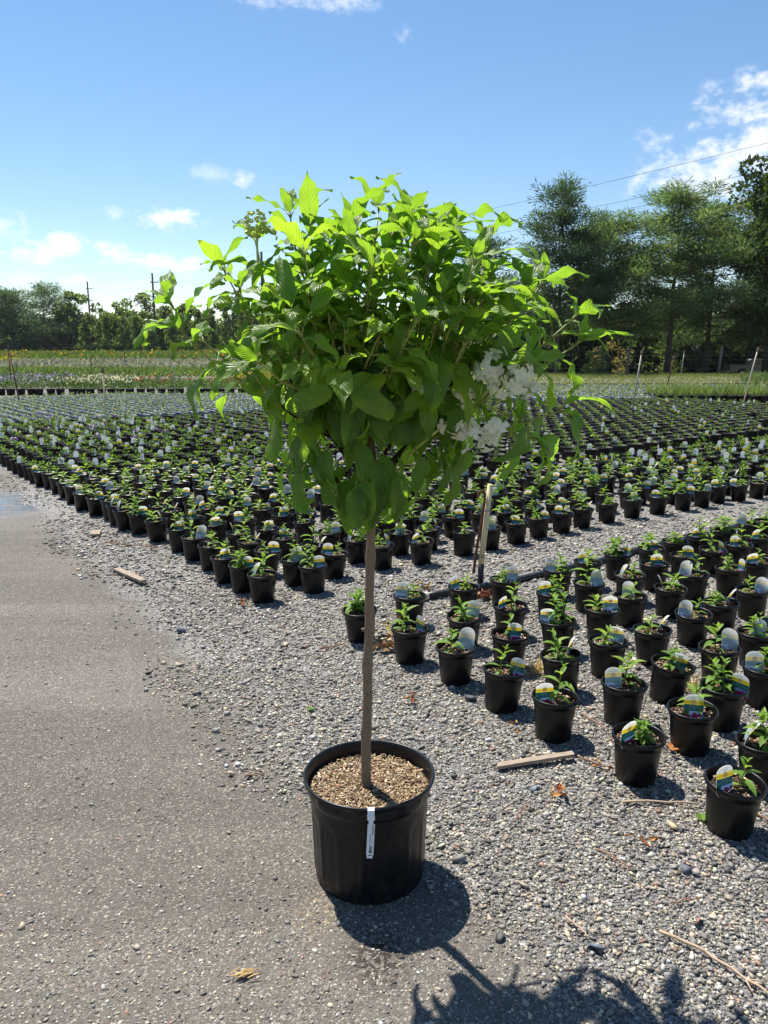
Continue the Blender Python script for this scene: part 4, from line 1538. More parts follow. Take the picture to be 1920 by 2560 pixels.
# ------------------------------------------------------------------ things lying about in front
def slat(name, a, b_, wdt, th, label, matn='weathered_wood', z=0.016):
    a, b_ = Vector((*a, 0)), Vector((*b_, 0))
    d = b_ - a
    mb = MB()
    n = 10
    L_ = d.length
    V, F = [], []
    for k in range(n + 1):
        x_ = -L_ / 2 + L_ * k / n
        wv2 = wdt / 2 * (1 + random.uniform(-0.05, 0.05))
        sk = random.uniform(-0.010, 0.010) if k in (0, n) else 0
        for sy in (-1, 1):
            for sz in (-1, 1):
                V.append((x_ + sk * sy, sy * wv2, sz * th / 2 * (1 + random.uniform(-0.1, 0.1))))
    for k in range(n):
        o_ = 4 * k
        F += [(o_, o_ + 4, o_ + 5, o_ + 1), (o_ + 2, o_ + 3, o_ + 7, o_ + 6), (o_ + 1, o_ + 5, o_ + 7, o_ + 3), (o_, o_ + 2, o_ + 6, o_ + 4)]
    F += [(0, 1, 3, 2), (4 * n, 4 * n + 2, 4 * n + 3, 4 * n + 1)]
    mb.add(V, F)
    o = mb.build(name, matn)
    o.location = ((a.x + b_.x) / 2, (a.y + b_.y) / 2, z)
    o.rotation_euler = (R(random.uniform(-4, 4)), R(-1.5), math.atan2(d.y, d.x))
    return tag(o, label, 'wood strip')


slat('wood_slat', (0.400, 2.475), (0.685, 2.545), 0.028, 0.012, 'weathered wooden slat lying on gravel near the front right pots', z=0.020)
slat('wood_slat', (-1.80, 4.98), (-1.52, 4.67), 0.05, 0.016, 'pale split board lying at the edge of the road', z=0.022)
slat('wood_slat', (-2.34, 6.10), (-2.29, 5.93), 0.07, 0.016, 'short tan wood offcut lying beside the far left pots', z=0.022)


def twig(pts, r_, label, matn='twig', side=2):
    mb = MB()
    P3 = []
    for k, p in enumerate(pts):
        P3.append(Vector(p if len(p) == 3 else (*p, 0.014)))
    fin = []
    for k in range(len(P3) - 1):
        for q in range(4):
            fin.append(P3[k].lerp(P3[k + 1], q / 4) + Vector((random.uniform(-1, 1), random.uniform(-1, 1), random.uniform(-0.4, 0.8))) * 0.004)
    fin.append(P3[-1])
    mb.tube(fin, [r_ * (1 - 0.5 * k / len(fin)) for k in range(len(fin))], 6)
    for s_ in range(side):
        k = random.randrange(2, len(fin) - 1)
        d = (fin[k + 1 if k + 1 < len(fin) else k] - fin[k - 1]).normalized()
        e = (d + Vector((-d.y, d.x, 0.1)) * random.choice([-0.8, 0.8])).normalized() * random.uniform(0.03, 0.06)
        mb.tube([fin[k], fin[k] + e * 0.6, fin[k] + e], [r_ * 0.5, r_ * 0.4, r_ * 0.2], 5)
    c = sum(fin, Vector()) / len(fin)
    o = mb.build('twig', matn, smooth=True)
    return tag(o, label, 'twig')


twig([(0.700, 1.690), (0.765, 1.640), (0.83, 1.565), (0.90, 1.46)], 0.0050, 'long pale bent twig lying across gravel at lower right corner', 'pale_twig', 3)
twig([(0.775, 2.262), (0.89, 2.262), (1.02, 2.245)], 0.0045, 'reddish twig lying beside the nearest right pot', 'pale_twig', 1)
twig([(0.475, 1.735), (0.495, 1.70), (0.515, 1.665)], 0.0032, 'short pale curved twig beside the tree crown shadow', 'pale_twig', 0)
twig([(0.705, 2.545), (0.73, 2.525), (0.76, 2.49), (0.79, 2.47)], 0.0045, 'brown twig touching the end of the wooden slat', 'twig', 1)
twig([(0.40, 2.145), (0.425, 2.19), (0.445, 2.225), (0.475, 2.255)], 0.0024, 'thin red-brown stem with side shoots between tree pot and right pots', 'twig', 5)
twig([(0.62, 2.02), (0.66, 1.985), (0.70, 1.93)], 0.0035, 'brown forked twig on gravel above the pale bent twig', 'twig', 3)
twig([(0.76, 1.79), (0.80, 1.80), (0.85, 1.81)], 0.0028, 'thin tan twig right of the forked brown one', 'twig', 1)
twig([(-2.15, 5.75), (-1.95, 5.66), (-1.67, 5.59)], 0.005, 'long rusty-brown stem on gravel before the left pots', 'twig', 2)
twig([(0.80, 2.88), (0.84, 2.80), (0.87, 2.74)], 0.004, 'red-brown stick between the second and third front pots', 'twig', 0)
twig([(1.09, 2.33), (1.16, 2.24), (1.21, 2.14)], 0.005, 'dark stick behind the nearest right pot', 'twig', 2)
twig([(-0.31, 3.58), (-0.24, 3.60), (-0.18, 3.68)], 0.005, 'reddish stick left of the lone pot behind the trunk', 'twig', 1)
twig([(-0.475, 2.42), (-0.44, 2.428), (-0.42, 2.43)], 0.004, 'tiny brown stick on the packed road', 'twig', 0)


def dry_leaves(cx, cy, n, size, label, cols=((0.40, 0.16, 0.05), (0.30, 0.11, 0.05), (0.5, 0.27, 0.09))):
    mb = MB()
    for k in range(n):
        c = Vector((cx + random.gauss(0, size * 0.7), cy + random.gauss(0, size * 0.7), 0.016 + random.uniform(0, 0.012)))
        d = Vector((random.gauss(0, 1), random.gauss(0, 1), random.gauss(0, 0.35))).normalized()
        s_ = d.cross(Vector((random.gauss(0, 0.3), random.gauss(0, 0.3), 1))).normalized()
        u = s_.cross(d)
        L_ = size * random.uniform(0.6, 1.2); W_ = L_ * random.uniform(0.08, 0.28)
        V = []
        for t_, w_ in ((0, 0.1), (0.3, 0.9), (0.65, 0.8), (1, 0.05)):
            for q in (-1, 0, 1):
                V.append(c + d * L_ * (t_ - 0.5) + s_ * W_ * w_ * q + u * L_ * (0.14 * abs(q) + 0.2 * t_ * t_))
        F = []
        for j in range(3):
            F += [(3 * j, 3 * j + 1, 3 * j + 4, 3 * j + 3), (3 * j + 1, 3 * j + 2, 3 * j + 5, 3 * j + 4)]
        mb.add(V, F, 0, random.choice(cols))
    o = mb.build('dry_leaf_litter', 'chips')
    return tag(o, label, 'leaf litter', kind='stuff')


dry_leaves(0.56, 2.30, 9, 0.035, 'orange dry needle tuft on gravel below the wooden slat')
dry_leaves(0.50, 2.74, 5, 0.030, 'orange dry leaf scrap between the first two front pots')
dry_leaves(0.76, 2.46, 6, 0.028, 'brown leaf scrap by the twig and slat')
dry_leaves(1.02, 2.62, 9, 0.035, 'orange leaf litter between front rows of pots')
mb = MB()
for k in range(16):
    a = R(28) + random.gauss(0, 0.22)
    c = Vector((-0.325 + random.gauss(0, 0.010), 1.56 + random.gauss(0, 0.005), 0.007 + random.uniform(0, 0.006)))
    d = Vector((math.cos(a), math.sin(a), random.gauss(0, 0.1))) * random.uniform(0.010, 0.026)
    mb.tube([c - d, c + Vector((0, 0, 0.002)), c + d], [0.0012, 0.0018, 0.0007], 4, col=random.choice([(0.62, 0.42, 0.18), (0.5, 0.33, 0.14), (0.7, 0.5, 0.25)]))
tag(mb.build('straw_tuft', 'chips'), 'small straw-coloured dead tuft on the packed road', 'straw tuft')
dry_leaves(-0.02, 3.62, 26, 0.06, 'dry grass and brown leaves by the lone pot', ((0.45, 0.3, 0.14), (0.35, 0.17, 0.09), (0.5, 0.38, 0.2)))
dry_leaves(0.12, 3.02, 5, 0.04, 'brown leaf scrap on gravel behind the trunk')
dry_leaves(0.62, 4.42, 26, 0.07, 'heap of brown leaves at the foot of the stake', ((0.35, 0.16, 0.08), (0.28, 0.12, 0.06), (0.42, 0.27, 0.15)))
dry_leaves(0.21, 4.55, 14, 0.06, 'dry grass beside the white pipe cap', ((0.48, 0.34, 0.15), (0.4, 0.27, 0.12), (0.3, 0.2, 0.1)))
dry_leaves(-0.82, 4.28, 10, 0.04, 'orange leaf scraps before the corner pot of the left rows')
dry_leaves(0.79, 2.04, 5, 0.035, 'rusty leaf scrap on gravel near the nearest right pot')
for k, (gx, gy) in enumerate([(0.06, 3.80), (1.33, 3.12), (1.60, 3.05), (0.70, 3.30)]):
    n = 70
    P = np.stack([gx + rng.normal(0, 0.02, n), gy + rng.normal(0, 0.02, n), np.zeros(n)], 1)
    D = np.stack([rng.normal(0, 0.45, n), rng.normal(0, 0.45, n), np.ones(n)], 1)
    V, F, C = blades(P, D, rng.uniform(0.04, 0.12, n), 0.003, pick([(0.48, 0.36, 0.15), (0.32, 0.27, 0.09), (0.55, 0.42, 0.22)], n))
    tag(link('dead_grass', np_mesh('dead_grass', V, F, 'foliage', C)), ['dry grass tuft beside the lone pot behind the trunk', 'dry grass tuft among right pots, nearest the front', 'dry grass tuft among right pots near frame edge', 'dry grass tuft between second and third pot rows'][k], 'grass', kind='stuff')
mb = MB()
for k in range(9):
    a = k * 2.4
    d = Vector((math.cos(a), math.sin(a), 0.5)); s_ = Vector((-math.sin(a), math.cos(a), 0))
    b0 = Vector((0, 0, 0.008))
    mb.add([b0, b0 + d * 0.016 + s_ * 0.009, b0 + d * 0.032, b0 + d * 0.016 - s_ * 0.009], [(0, 1, 2, 3)], 0, (0.14, 0.27, 0.03))
wd = mb.build('weed', 'foliage'); wd.location = (1.0, 2.17, 0.004); wd.scale = (0.75,) * 3
tag(wd, 'small bright green weed at the foot of nearest right pot', 'weed')
wd = link('weed', wd.data, loc=(-0.30, 2.93, 0.004), scale=0.5)
tag(wd, 'tiny green weed alone in gravel left of trunk', 'weed')


# single larger stones that stand out
def rock(x_, y_, r_, col, label, i):
    V = PROTO[i % len(PROTO)][0] * r_ * np.array([1.15, 1, 0.8])
    o = link('stone', np_mesh('stone', V, PROTO[i % len(PROTO)][1], 'stone', np.tile(np.array([col]), (len(V), 1))))
    o.location = (x_, y_, r_ * 0.35)
    o.rotation_euler = (0.1 * i, 0.05, 1.1 * i)
    return tag(o, label, 'stone')


rock(0.505, 2.335, 0.028, (0.19, 0.215, 0.25), 'flat blue-grey stone below the wooden slat', 1)
rock(0.90, 2.14, 0.025, (0.50, 0.40, 0.24), 'yellowish stone left of the nearest right pot', 2)
rock(0.86, 2.52, 0.020, (0.36, 0.32, 0.26), 'tan rounded stone at right of the third front pot', 3)
rock(0.215, 1.965, 0.030, (0.24, 0.24, 0.22), 'flat grey stone at the edge of the big pot shadow', 4)
rock(0.365, 3.03, 0.030, (0.09, 0.09, 0.095), 'dark grey lump by the front pots', 5)
rock(0.86, 1.93, 0.028, (0.12, 0.13, 0.15), 'dark blue-grey stone in gravel at right', 6)
rock(-1.07, 3.84, 0.035, (0.10, 0.12, 0.15), 'dark blue stone alone at the road edge', 7)
rock(0.52, 1.645, 0.026, (0.16, 0.19, 0.22), 'blue-grey stone at the top of the crown shadow', 8)
rock(0.81, 1.73, 0.022, (0.33, 0.17, 0.14), 'reddish stone near the pale bent twig', 9)

# irrigation pipe with a white end cap, half hidden between the blocks of pots
pp = [(0.22, 4.36), (0.62, 4.56), (1.05, 4.87), (1.5, 5.17), (1.93, 5.52), (2.6, 6.0), (3.6, 6.75)]
root = thing('irrigation_pipe', 'black irrigation pipe on the gravel between two pot blocks', 'pipe', (0.22, 4.36, 0.02))
P3 = [Vector((a - 0.22, b_ - 4.36, 0.004)) for a, b_ in pp]
fin = []
for k in range(len(P3) - 1):
    for q in range(4):
        fin.append(P3[k].lerp(P3[k + 1], q / 4) + Vector((0, 0, 0.004 * math.sin(k * 2 + q))))
fin.append(P3[-1])
mb = MB(); mb.tube(fin, 0.021, 12); mb.build('pipe', 'black_pipe', root, True)
d = (P3[1] - P3[0]).normalized()
mb = MB(); mb.tube([P3[0] + d * 0.045, P3[0] + d * 0.04, P3[0] - d * 0.012, P3[0] - d * 0.014, P3[0] - d * 0.045, P3[0] - d * 0.05], [0.024, 0.027, 0.027, 0.031, 0.031, 0.027], 16)
mb.build('end_cap', 'pipe_cap', root, True)

# sprinkler stake with a rusty spring rod tied to it
root = thing('irrigation_stake', 'pale wooden stake tied to a rusty ribbed rod behind the tree', 'stake', (0.600, 4.60, 0))
top = Vector((0.045, 0.0, 0.66))
mb = MB(); mb.tube([(0, 0, 0.15), top * 0.5 + Vector((0, 0, 0.06)), top], [0.0175, 0.017, 0.016], 10); mb.build('stake', 'stake_wood', root, True)
mb = MB(); mb.tube([(0, 0, -0.02), (0.002, 0, 0.16)], 0.019, 10); mb.build('sleeve', 'black_pipe', root, True)
mb = MB()
hp = [Vector((-0.045, -0.005, 0.10)), Vector((-0.03, -0.005, 0.25)), Vector((-0.005, -0.01, 0.42)), Vector((0.012, -0.012, 0.56)), Vector((0.012, -0.012, 0.60)), Vector((-0.002, -0.012, 0.622)), Vector((-0.022, -0.012, 0.612)), Vector((-0.032, -0.012, 0.575))]
fin = []
for k in range(len(hp) - 1):
    n = 14 if k < 3 else 4
    for q in range(n):
        fin.append(hp[k].lerp(hp[k + 1], q / n))
mb.tube(fin, [0.0075 + (0.0018 if k % 2 else 0) for k in range(len(fin))], 8)
mb.build('ribbed_rod', 'rust', root, True)
for z, xo in ((0.50, 0.022), (0.21, -0.012)):
    mb = MB()
    mb.tube([Vector((xo + 0.032 * math.cos(a), 0.024 * math.sin(a) - 0.004, z)) for a in [k * 2 * math.pi / 14 for k in range(15)]], 0.0022, 5)
    mb.build('tie', 'black_pipe', root)


# ------------------------------------------------------------------ sprinkler risers farther off
def riser(x_, y_, h, lean, matn, label, r_=0.013):
    r_ *= 0.72
    root = thing('sprinkler_riser', label, 'sprinkler', (x_, y_, float(terrain(x_, y_))), group='sprinkler risers among the beds')
    tpv = Vector((lean[0], lean[1], h))
    mb = MB(); mb.tube([(0, 0, -0.05), tpv * 0.5, tpv], [r_, r_, r_ * 0.9], 8); mb.build('pipe', matn, root, True)
    d = tpv.normalized()
    mb = MB()
    mb.tube([tpv, tpv + d * 0.02, tpv + d * 0.05, tpv + d * 0.055, tpv + d * 0.085, tpv + d * 0.10], [r_ * 1.5, r_ * 1.9, r_ * 1.6, r_ * 1.0, r_ * 1.0, r_ * 0.9], 8)
    mb.tube([tpv + d * 0.075 + Vector((-0.035, 0, 0)), tpv + d * 0.085 + Vector((0.04, 0, 0.01))], [0.008, 0.010], 6)
    mb.build('sprinkler_head', 'brass', root, True)


riser(6.485, 20.2, 1.38, (0.14, 0, ), 'pvc_grey', 'grey sprinkler riser leaning right, beside hydrangea leaves at right', 0.028)
riser(11.0, 30.3, 1.18, (0.18, 0), 'rust', 'rusty sprinkler riser between two grey ones at right', 0.030)
riser(17.6, 46.4, 1.35, (0.14, 0), 'pvc_grey', 'farthest pale sprinkler riser by the meadow bed', 0.036)
riser(9.9, 21.4, 1.45, (0.27, 0), 'pvc_grey', 'grey sprinkler riser leaning in front of the truck', 0.026)
riser(11.4, 47.5, 1.25, (0.03, 0), 'rust', 'rusty sprinkler riser under the right hydrangea branch', 0.045)
riser(-4.66, 12.95, 1.10, (0.0, 0), 'stake_wood', 'brown sprinkler riser standing among the left seedling rows', 0.020)
riser(-6.31, 23.5, 1.25, (-0.03, 0), 'pvc_grey', 'thin grey sprinkler riser beside the yellow bed', 0.022)
riser(-10.2, 21.7, 1.28, (-0.12, 0), 'rust', 'slim brown sprinkler riser at left before flower bed', 0.022)
riser(-15.9, 42.5, 1.0, (0, 0), 'rust', 'short rusty sprinkler riser in the left green bed', 0.035)
riser(-15.3, 32.0, 1.6, (0, 0), 'rust', 'dark sprinkler riser at the left picture edge', 0.03)
riser(-19.0, 57.5, 1.35, (0, 0), 'rust', 'far rusty sprinkler riser in the grey bed', 0.045)


# ------------------------------------------------------------------ beds of stock farther off
def bed(name, quad, dens, h, L, W, cols, label, flowers=None, up=0.8, pots=None, fl_frac=0.0, zb=0.0, cat='plant bed'):
    """quad: four ground corners; leaf blades filling the bed up to height h"""
    q = np.array(quad, dtype=float)
    area = 0.5 * abs(sum(q[i][0] * q[(i + 1) % 4][1] - q[(i + 1) % 4][0] * q[i][1] for i in range(4)))
    L, W, dens = L * 0.66, W * 0.62, dens * 1.9
    n = int(area * dens)
    u, v = rng.uniform(0, 1, n), rng.uniform(0, 1, n)
    # plants stand in small clumps
    xy = (q[0] * ((1 - u) * (1 - v))[:, None] + q[1] * (u * (1 - v))[:, None] + q[2] * (u * v)[:, None] + q[3] * ((1 - u) * v)[:, None])
    cl = np.round(xy / (h * 0.9)) * h * 0.9
    xy = cl + (xy - cl) * 0.72
    hv = h * (0.72 + 0.4 * np.abs(np.sin(cl[:, 0] * 12.9 + cl[:, 1] * 78.2)))
    zz = zb + terrain(xy[:, 0], xy[:, 1]) + rng.uniform(0.25, 1, n) ** 0.7 * hv * 0.8
    P = np.concatenate([xy, zz[:, None]], 1)
    D = np.concatenate([rng.normal(0, 0.6, (n, 2)), np.abs(rng.normal(up, 0.4, (n, 1)))], 1)
    C = pick(cols, n)
    parts = [blades(P, D, rng.uniform(0.7, 1.3, n) * L, W, C)]
    if flowers:
        m_ = int(n * fl_frac)
        k = rng.integers(0, n, m_)
        Pf = P[k].copy(); Pf[:, 2] = zb + terrain(Pf[:, 0], Pf[:, 1]) + hv[k] * rng.uniform(0.85, 1.15, m_)
        Df = np.concatenate([rng.normal(0, 0.8, (m_, 2)), rng.uniform(0.2, 1, (m_, 1))], 1)
        parts.append(blades(Pf, Df, W * 2.0, W * 1.5, pick(flowers, m_, 0.2)))
    V, F, C = join(parts)
    o = link(name, np_mesh(name, V, F, 'bed_leaf', C))
    return tag(o, label, cat, kind='stuff')


def pot_row(name, a, b_, rr, h, label, step=None, plant=True):
    """a line of black pots whose sides show along a bed's front edge"""
    a, b_ = np.array(a, float), np.array(b_, float)
    L_ = np.linalg.norm(b_ - a)
    n = int(L_ / (step or rr * 2.1))
    mb = MB()
    for k in range(n):
        p = a + (b_ - a) * k / n
        z = float(terrain(p[0], p[1]))
        mb.lathe([(rr * 0.8, 0), (rr * 0.95, h * 0.9), (rr, h * 0.92), (rr, h), (rr * 0.9, h), (0.01, h * 0.9)], 9, 0, (p[0] + random.uniform(-.05, .05), p[1] + random.uniform(-.05, .05), z))
    o = mb.build(name, 'far_pot_plastic', smooth=True)
    return tag(o, label, 'pots', kind='stuff')


# field of small trays on black fabric, left; their blue-grey paints in sky reflection
mb = MB()
mb.add([(*sn2xy(16.2, -3), 0.006), (*sn2xy(15.7, 17), 0.006), (*sn2xy(17.6, 17), 0.006), (*sn2xy(27.0, -3), 0.006)], [(0, 1, 2, 3)])
tag(mb.build('ground_fabric', 'fabric'), kind='structure')
trays = []
s_ = 16.35
while s_ < 25.5:
    n_ = -1.5
    while n_ < 16:
        x_, y_ = sn2xy(s_ + random.uniform(-0.02, 0.02), n_ + random.uniform(-0.02, 0.02))
        if in_view(x_, y_, 0.08) and y_ < 25.2:
            trays.append((x_, y_, 'N'))
        n_ += 0.27
    s_ += 0.27
pots_mass('tray_plants', trays, 0.085, 0.12, 'field of small pots, sky reflection painted blue-grey, with low grey-green plants at left', [(0.10, 0.15, 0.075), (0.16, 0.21, 0.13), (0.07, 0.12, 0.05), (0.20, 0.25, 0.18)], 0.07, 9, False, 0.06, (0.02, 0.08), 'tray_plastic_sky_tint', 8)
trays = []
y_ = 22.6
while y_ < 31.5:
    x_ = 2.0
    while x_ < 19:
        if in_view(x_, y_, 0.06) and (x_ < 8.2 + (y_ - 22.6) * 0.2 or y_ > 24.8):
            trays.append((x_ + random.uniform(-.03, .03), y_ + random.uniform(-.03, .03), 'N'))
        x_ += 0.30
    y_ += 0.34
pots_mass('tray_plants', trays, 0.095, 0.13, 'field of small pots, sky reflection painted blue-grey, with low plants behind right rows', [(0.13, 0.18, 0.10), (0.19, 0.24, 0.12), (0.08, 0.14, 0.05), (0.22, 0.27, 0.2)], 0.09, 9, False, 0.07, (0.03, 0.11), 'tray_plastic_sky_tint', 8)
mb = MB()
mb.add([(1.5, 22.4, 0.006), (20, 22.4, 0.006), (20, 31.8, 0.006), (1.5, 31.8, 0.006)], [(0, 1, 2, 3)])
tag(mb.build('ground_fabric', 'fabric'), kind='structure')

# grassy pots at the right
gp = [(x_ + random.uniform(-.05, .05), y_ + random.uniform(-.05, .05)) for y_ in (22.3, 22.7, 23.1, 23.5, 23.9) for x_ in np.arange(8.1, 13.6, 0.31) if random.random() > 0.12]
mb = MB()
for x_, y_ in gp:
    mb.lathe([(0.105, 0), (0.128, 0.18), (0.135, 0.182), (0.135, 0.2), (0.12, 0.2), (0.01, 0.18)], 9, 0, (x_, y_, 0))
tag(mb.build('grass_pots', 'far_pot_plastic', smooth=True), 'black pots of ornamental grass standing on pale gravel at right', 'pots', kind='stuff')
N = len(gp) * 46
base = np.repeat(np.array(gp), 46, 0)
P = np.concatenate([base + rng.normal(0, 0.035, (N, 2)), np.full((N, 1), 0.18)], 1)
D = np.concatenate([rng.normal(0, 0.33, (N, 2)), np.ones((N, 1))], 1)
V, F, C = blades(P, D, rng.uniform(0.16, 0.40, N), 0.014, pick([(0.10, 0.17, 0.05), (0.14, 0.21, 0.075), (0.17, 0.24, 0.12)], N))
tag(link('ornamental_grass', np_mesh('ornamental_grass', V, F, 'foliage', C)), 'thin green grass blades growing from the black pots at right', 'grass', kind='stuff')
# pale gravel strip in front of them
for q, nm in (([(7.2, 20.4), (11.6, 18.9), (12.6, 21.8), (7.9, 22.0)], 'gravel_strip'), ([(-13, 34.6), (-4.8, 34.2), (-4.6, 37.5), (-13.5, 38)], 'gravel_strip'), ([(-5.4, 25.2), (-1, 25.2), (-1, 26.3), (-5.2, 26.3)], 'gravel_strip')):
    mb = MB(); mb.add([(a, b_, 0.010) for a, b_ in q], [(0, 1, 2, 3)])
    tag(mb.build(nm, 'gravel_path'), kind='structure')

GRN = [(0.075, 0.13, 0.035), (0.095, 0.16, 0.045), (0.06, 0.105, 0.03)]
LIM = [(0.14, 0.215, 0.055), (0.17, 0.245, 0.06), (0.11, 0.175, 0.05)]
GRY = [(0.24, 0.25, 0.22), (0.32, 0.32, 0.29), (0.16, 0.19, 0.14), (0.38, 0.37, 0.34)]
# right: yellow-green meadow bed and its black edge
bed('meadow_bed', [(4, 32.3), (24, 32.3), (30, 47), (4, 47)], 46, 0.17, 0.17, 0.03, [(0.20, 0.24, 0.05), (0.26, 0.27, 0.07), (0.15, 0.20, 0.04)], 'bed of yellow-green grassy stock before the right-hand trees', up=1.4)
pot_row('bed_edge_pots', (6.0, 32.0), (22, 32.0), 0.13, 0.16, 'line of black pots edging the yellow-green grassy bed')
bed('reed_bed', [(13.9, 30.2), (19, 30.2), (20, 32.8), (15.0, 32.8)], 130, 0.52, 0.42, 0.03, [(0.16, 0.23, 0.07), (0.20, 0.27, 0.10), (0.12, 0.18, 0.05)], 'clump of tall pale green grasses in front of the truck', up=1.6)
# left beds, from near to far
bed('flower_bed', [(-17.5, 26.0), (-11.2, 26.2), (-12.0, 31.5), (-19, 31.5)], 130, 0.50, 0.16, 0.06, [(0.10, 0.17, 0.06), (0.16, 0.2, 0.12), (0.08, 0.14, 0.04)], 'bed of potted plants with violet-blue flowers at the left edge', [(0.28, 0.24, 0.50), (0.35, 0.30, 0.55)], fl_frac=0.07)
bed('flower_bed', [(-11.2, 26.2), (-8.6, 26.4), (-9.6, 31.0), (-12.0, 31.5)], 150, 0.45, 0.15, 0.06, GRN, 'bed of potted plants with white flowers left of the red ones', [(0.62, 0.60, 0.50), (0.5, 0.5, 0.42)], fl_frac=0.12)
bed('flower_bed', [(-8.6, 26.4), (-4.2, 26.6), (-4.4, 30.4), (-9.6, 31.0)], 140, 0.46, 0.16, 0.07, [(0.08, 0.15, 0.035), (0.11, 0.18, 0.05), (0.14, 0.20, 0.07)], 'bed of potted plants with red flowers behind the small sky-tinted pots', [(0.45, 0.05, 0.07), (0.5, 0.12, 0.14)], fl_frac=0.022)
bed('flower_bed', [(-4.2, 26.6), (0.5, 26.8), (0.5, 30.2), (-4.4, 30.4)], 120, 0.42, 0.16, 0.07, GRN, 'dark green potted plants left of the hydrangea crown')
pot_row('bed_edge_pots', (-17.5, 25.9), (0.5, 26.4), 0.15, 0.22, 'line of black pots along the front of the flower beds', 0.33)
bed('yellow_bed', [(-6.9, 31.6), (0, 31.6), (0, 36.5), (-7.4, 36.5)], 120, 0.55, 0.2, 0.08, [(0.36, 0.32, 0.04), (0.28, 0.27, 0.05), (0.20, 0.22, 0.04)], 'bed of yellow-leaved plants left of the hydrangea crown')
bed('green_bed', [(-24, 39), (-3, 39), (-4, 52), (-32, 52)], 30, 0.42, 0.34, 0.13, LIM, 'wide bright green bed across the left middle distance')
bed('green_bed', [(-23, 33), (-10.5, 33), (-12, 38.6), (-24, 38.6)], 40, 0.40, 0.26, 0.09, [(0.11, 0.15, 0.07), (0.14, 0.2, 0.09), (0.09, 0.13, 0.05)], 'dull grey-green bed before the bright green bed')
pot_row('bed_edge_pots', (-30, 54), (-6, 54), 0.28, 0.34, 'dark pots edging the silvery bed far left')
bed('silver_bed', [(-30, 54.5), (-7, 54.5), (-9, 76), (-40, 76)], 16, 0.55, 0.4, 0.16, GRY, 'silvery grey bed far left before the trees')
bed('green_bed', [(-8, 55), (6, 55), (6, 74), (-9, 74)], 14, 0.6, 0.5, 0.18, GRN, 'far green bed right of the silvery bed', [(0.35, 0.08, 0.07)], fl_frac=0.05)
bed('lily_bed', [(-44, 78), (-8, 78), (-10, 110), (-60, 110)], 9, 0.6, 0.6, 0.25, LIM, 'far green bed with yellow and orange flowers under the left trees', [(0.65, 0.38, 0.03), (0.6, 0.22, 0.04)], fl_frac=0.02, up=1.2)
bed('yellow_bed', [(-40, 66), (-33, 66), (-36, 78), (-44, 78)], 16, 0.6, 0.5, 0.2, [(0.42, 0.40, 0.04), (0.34, 0.36, 0.05)], 'small yellow bed at far left edge')


# ------------------------------------------------------------------ trees
def tree_obj(name, x_, y_, label, group=None):
    return thing(name, label, 'tree', (x_, y_, float(terrain(x_, y_)) - 0.05), group=group)


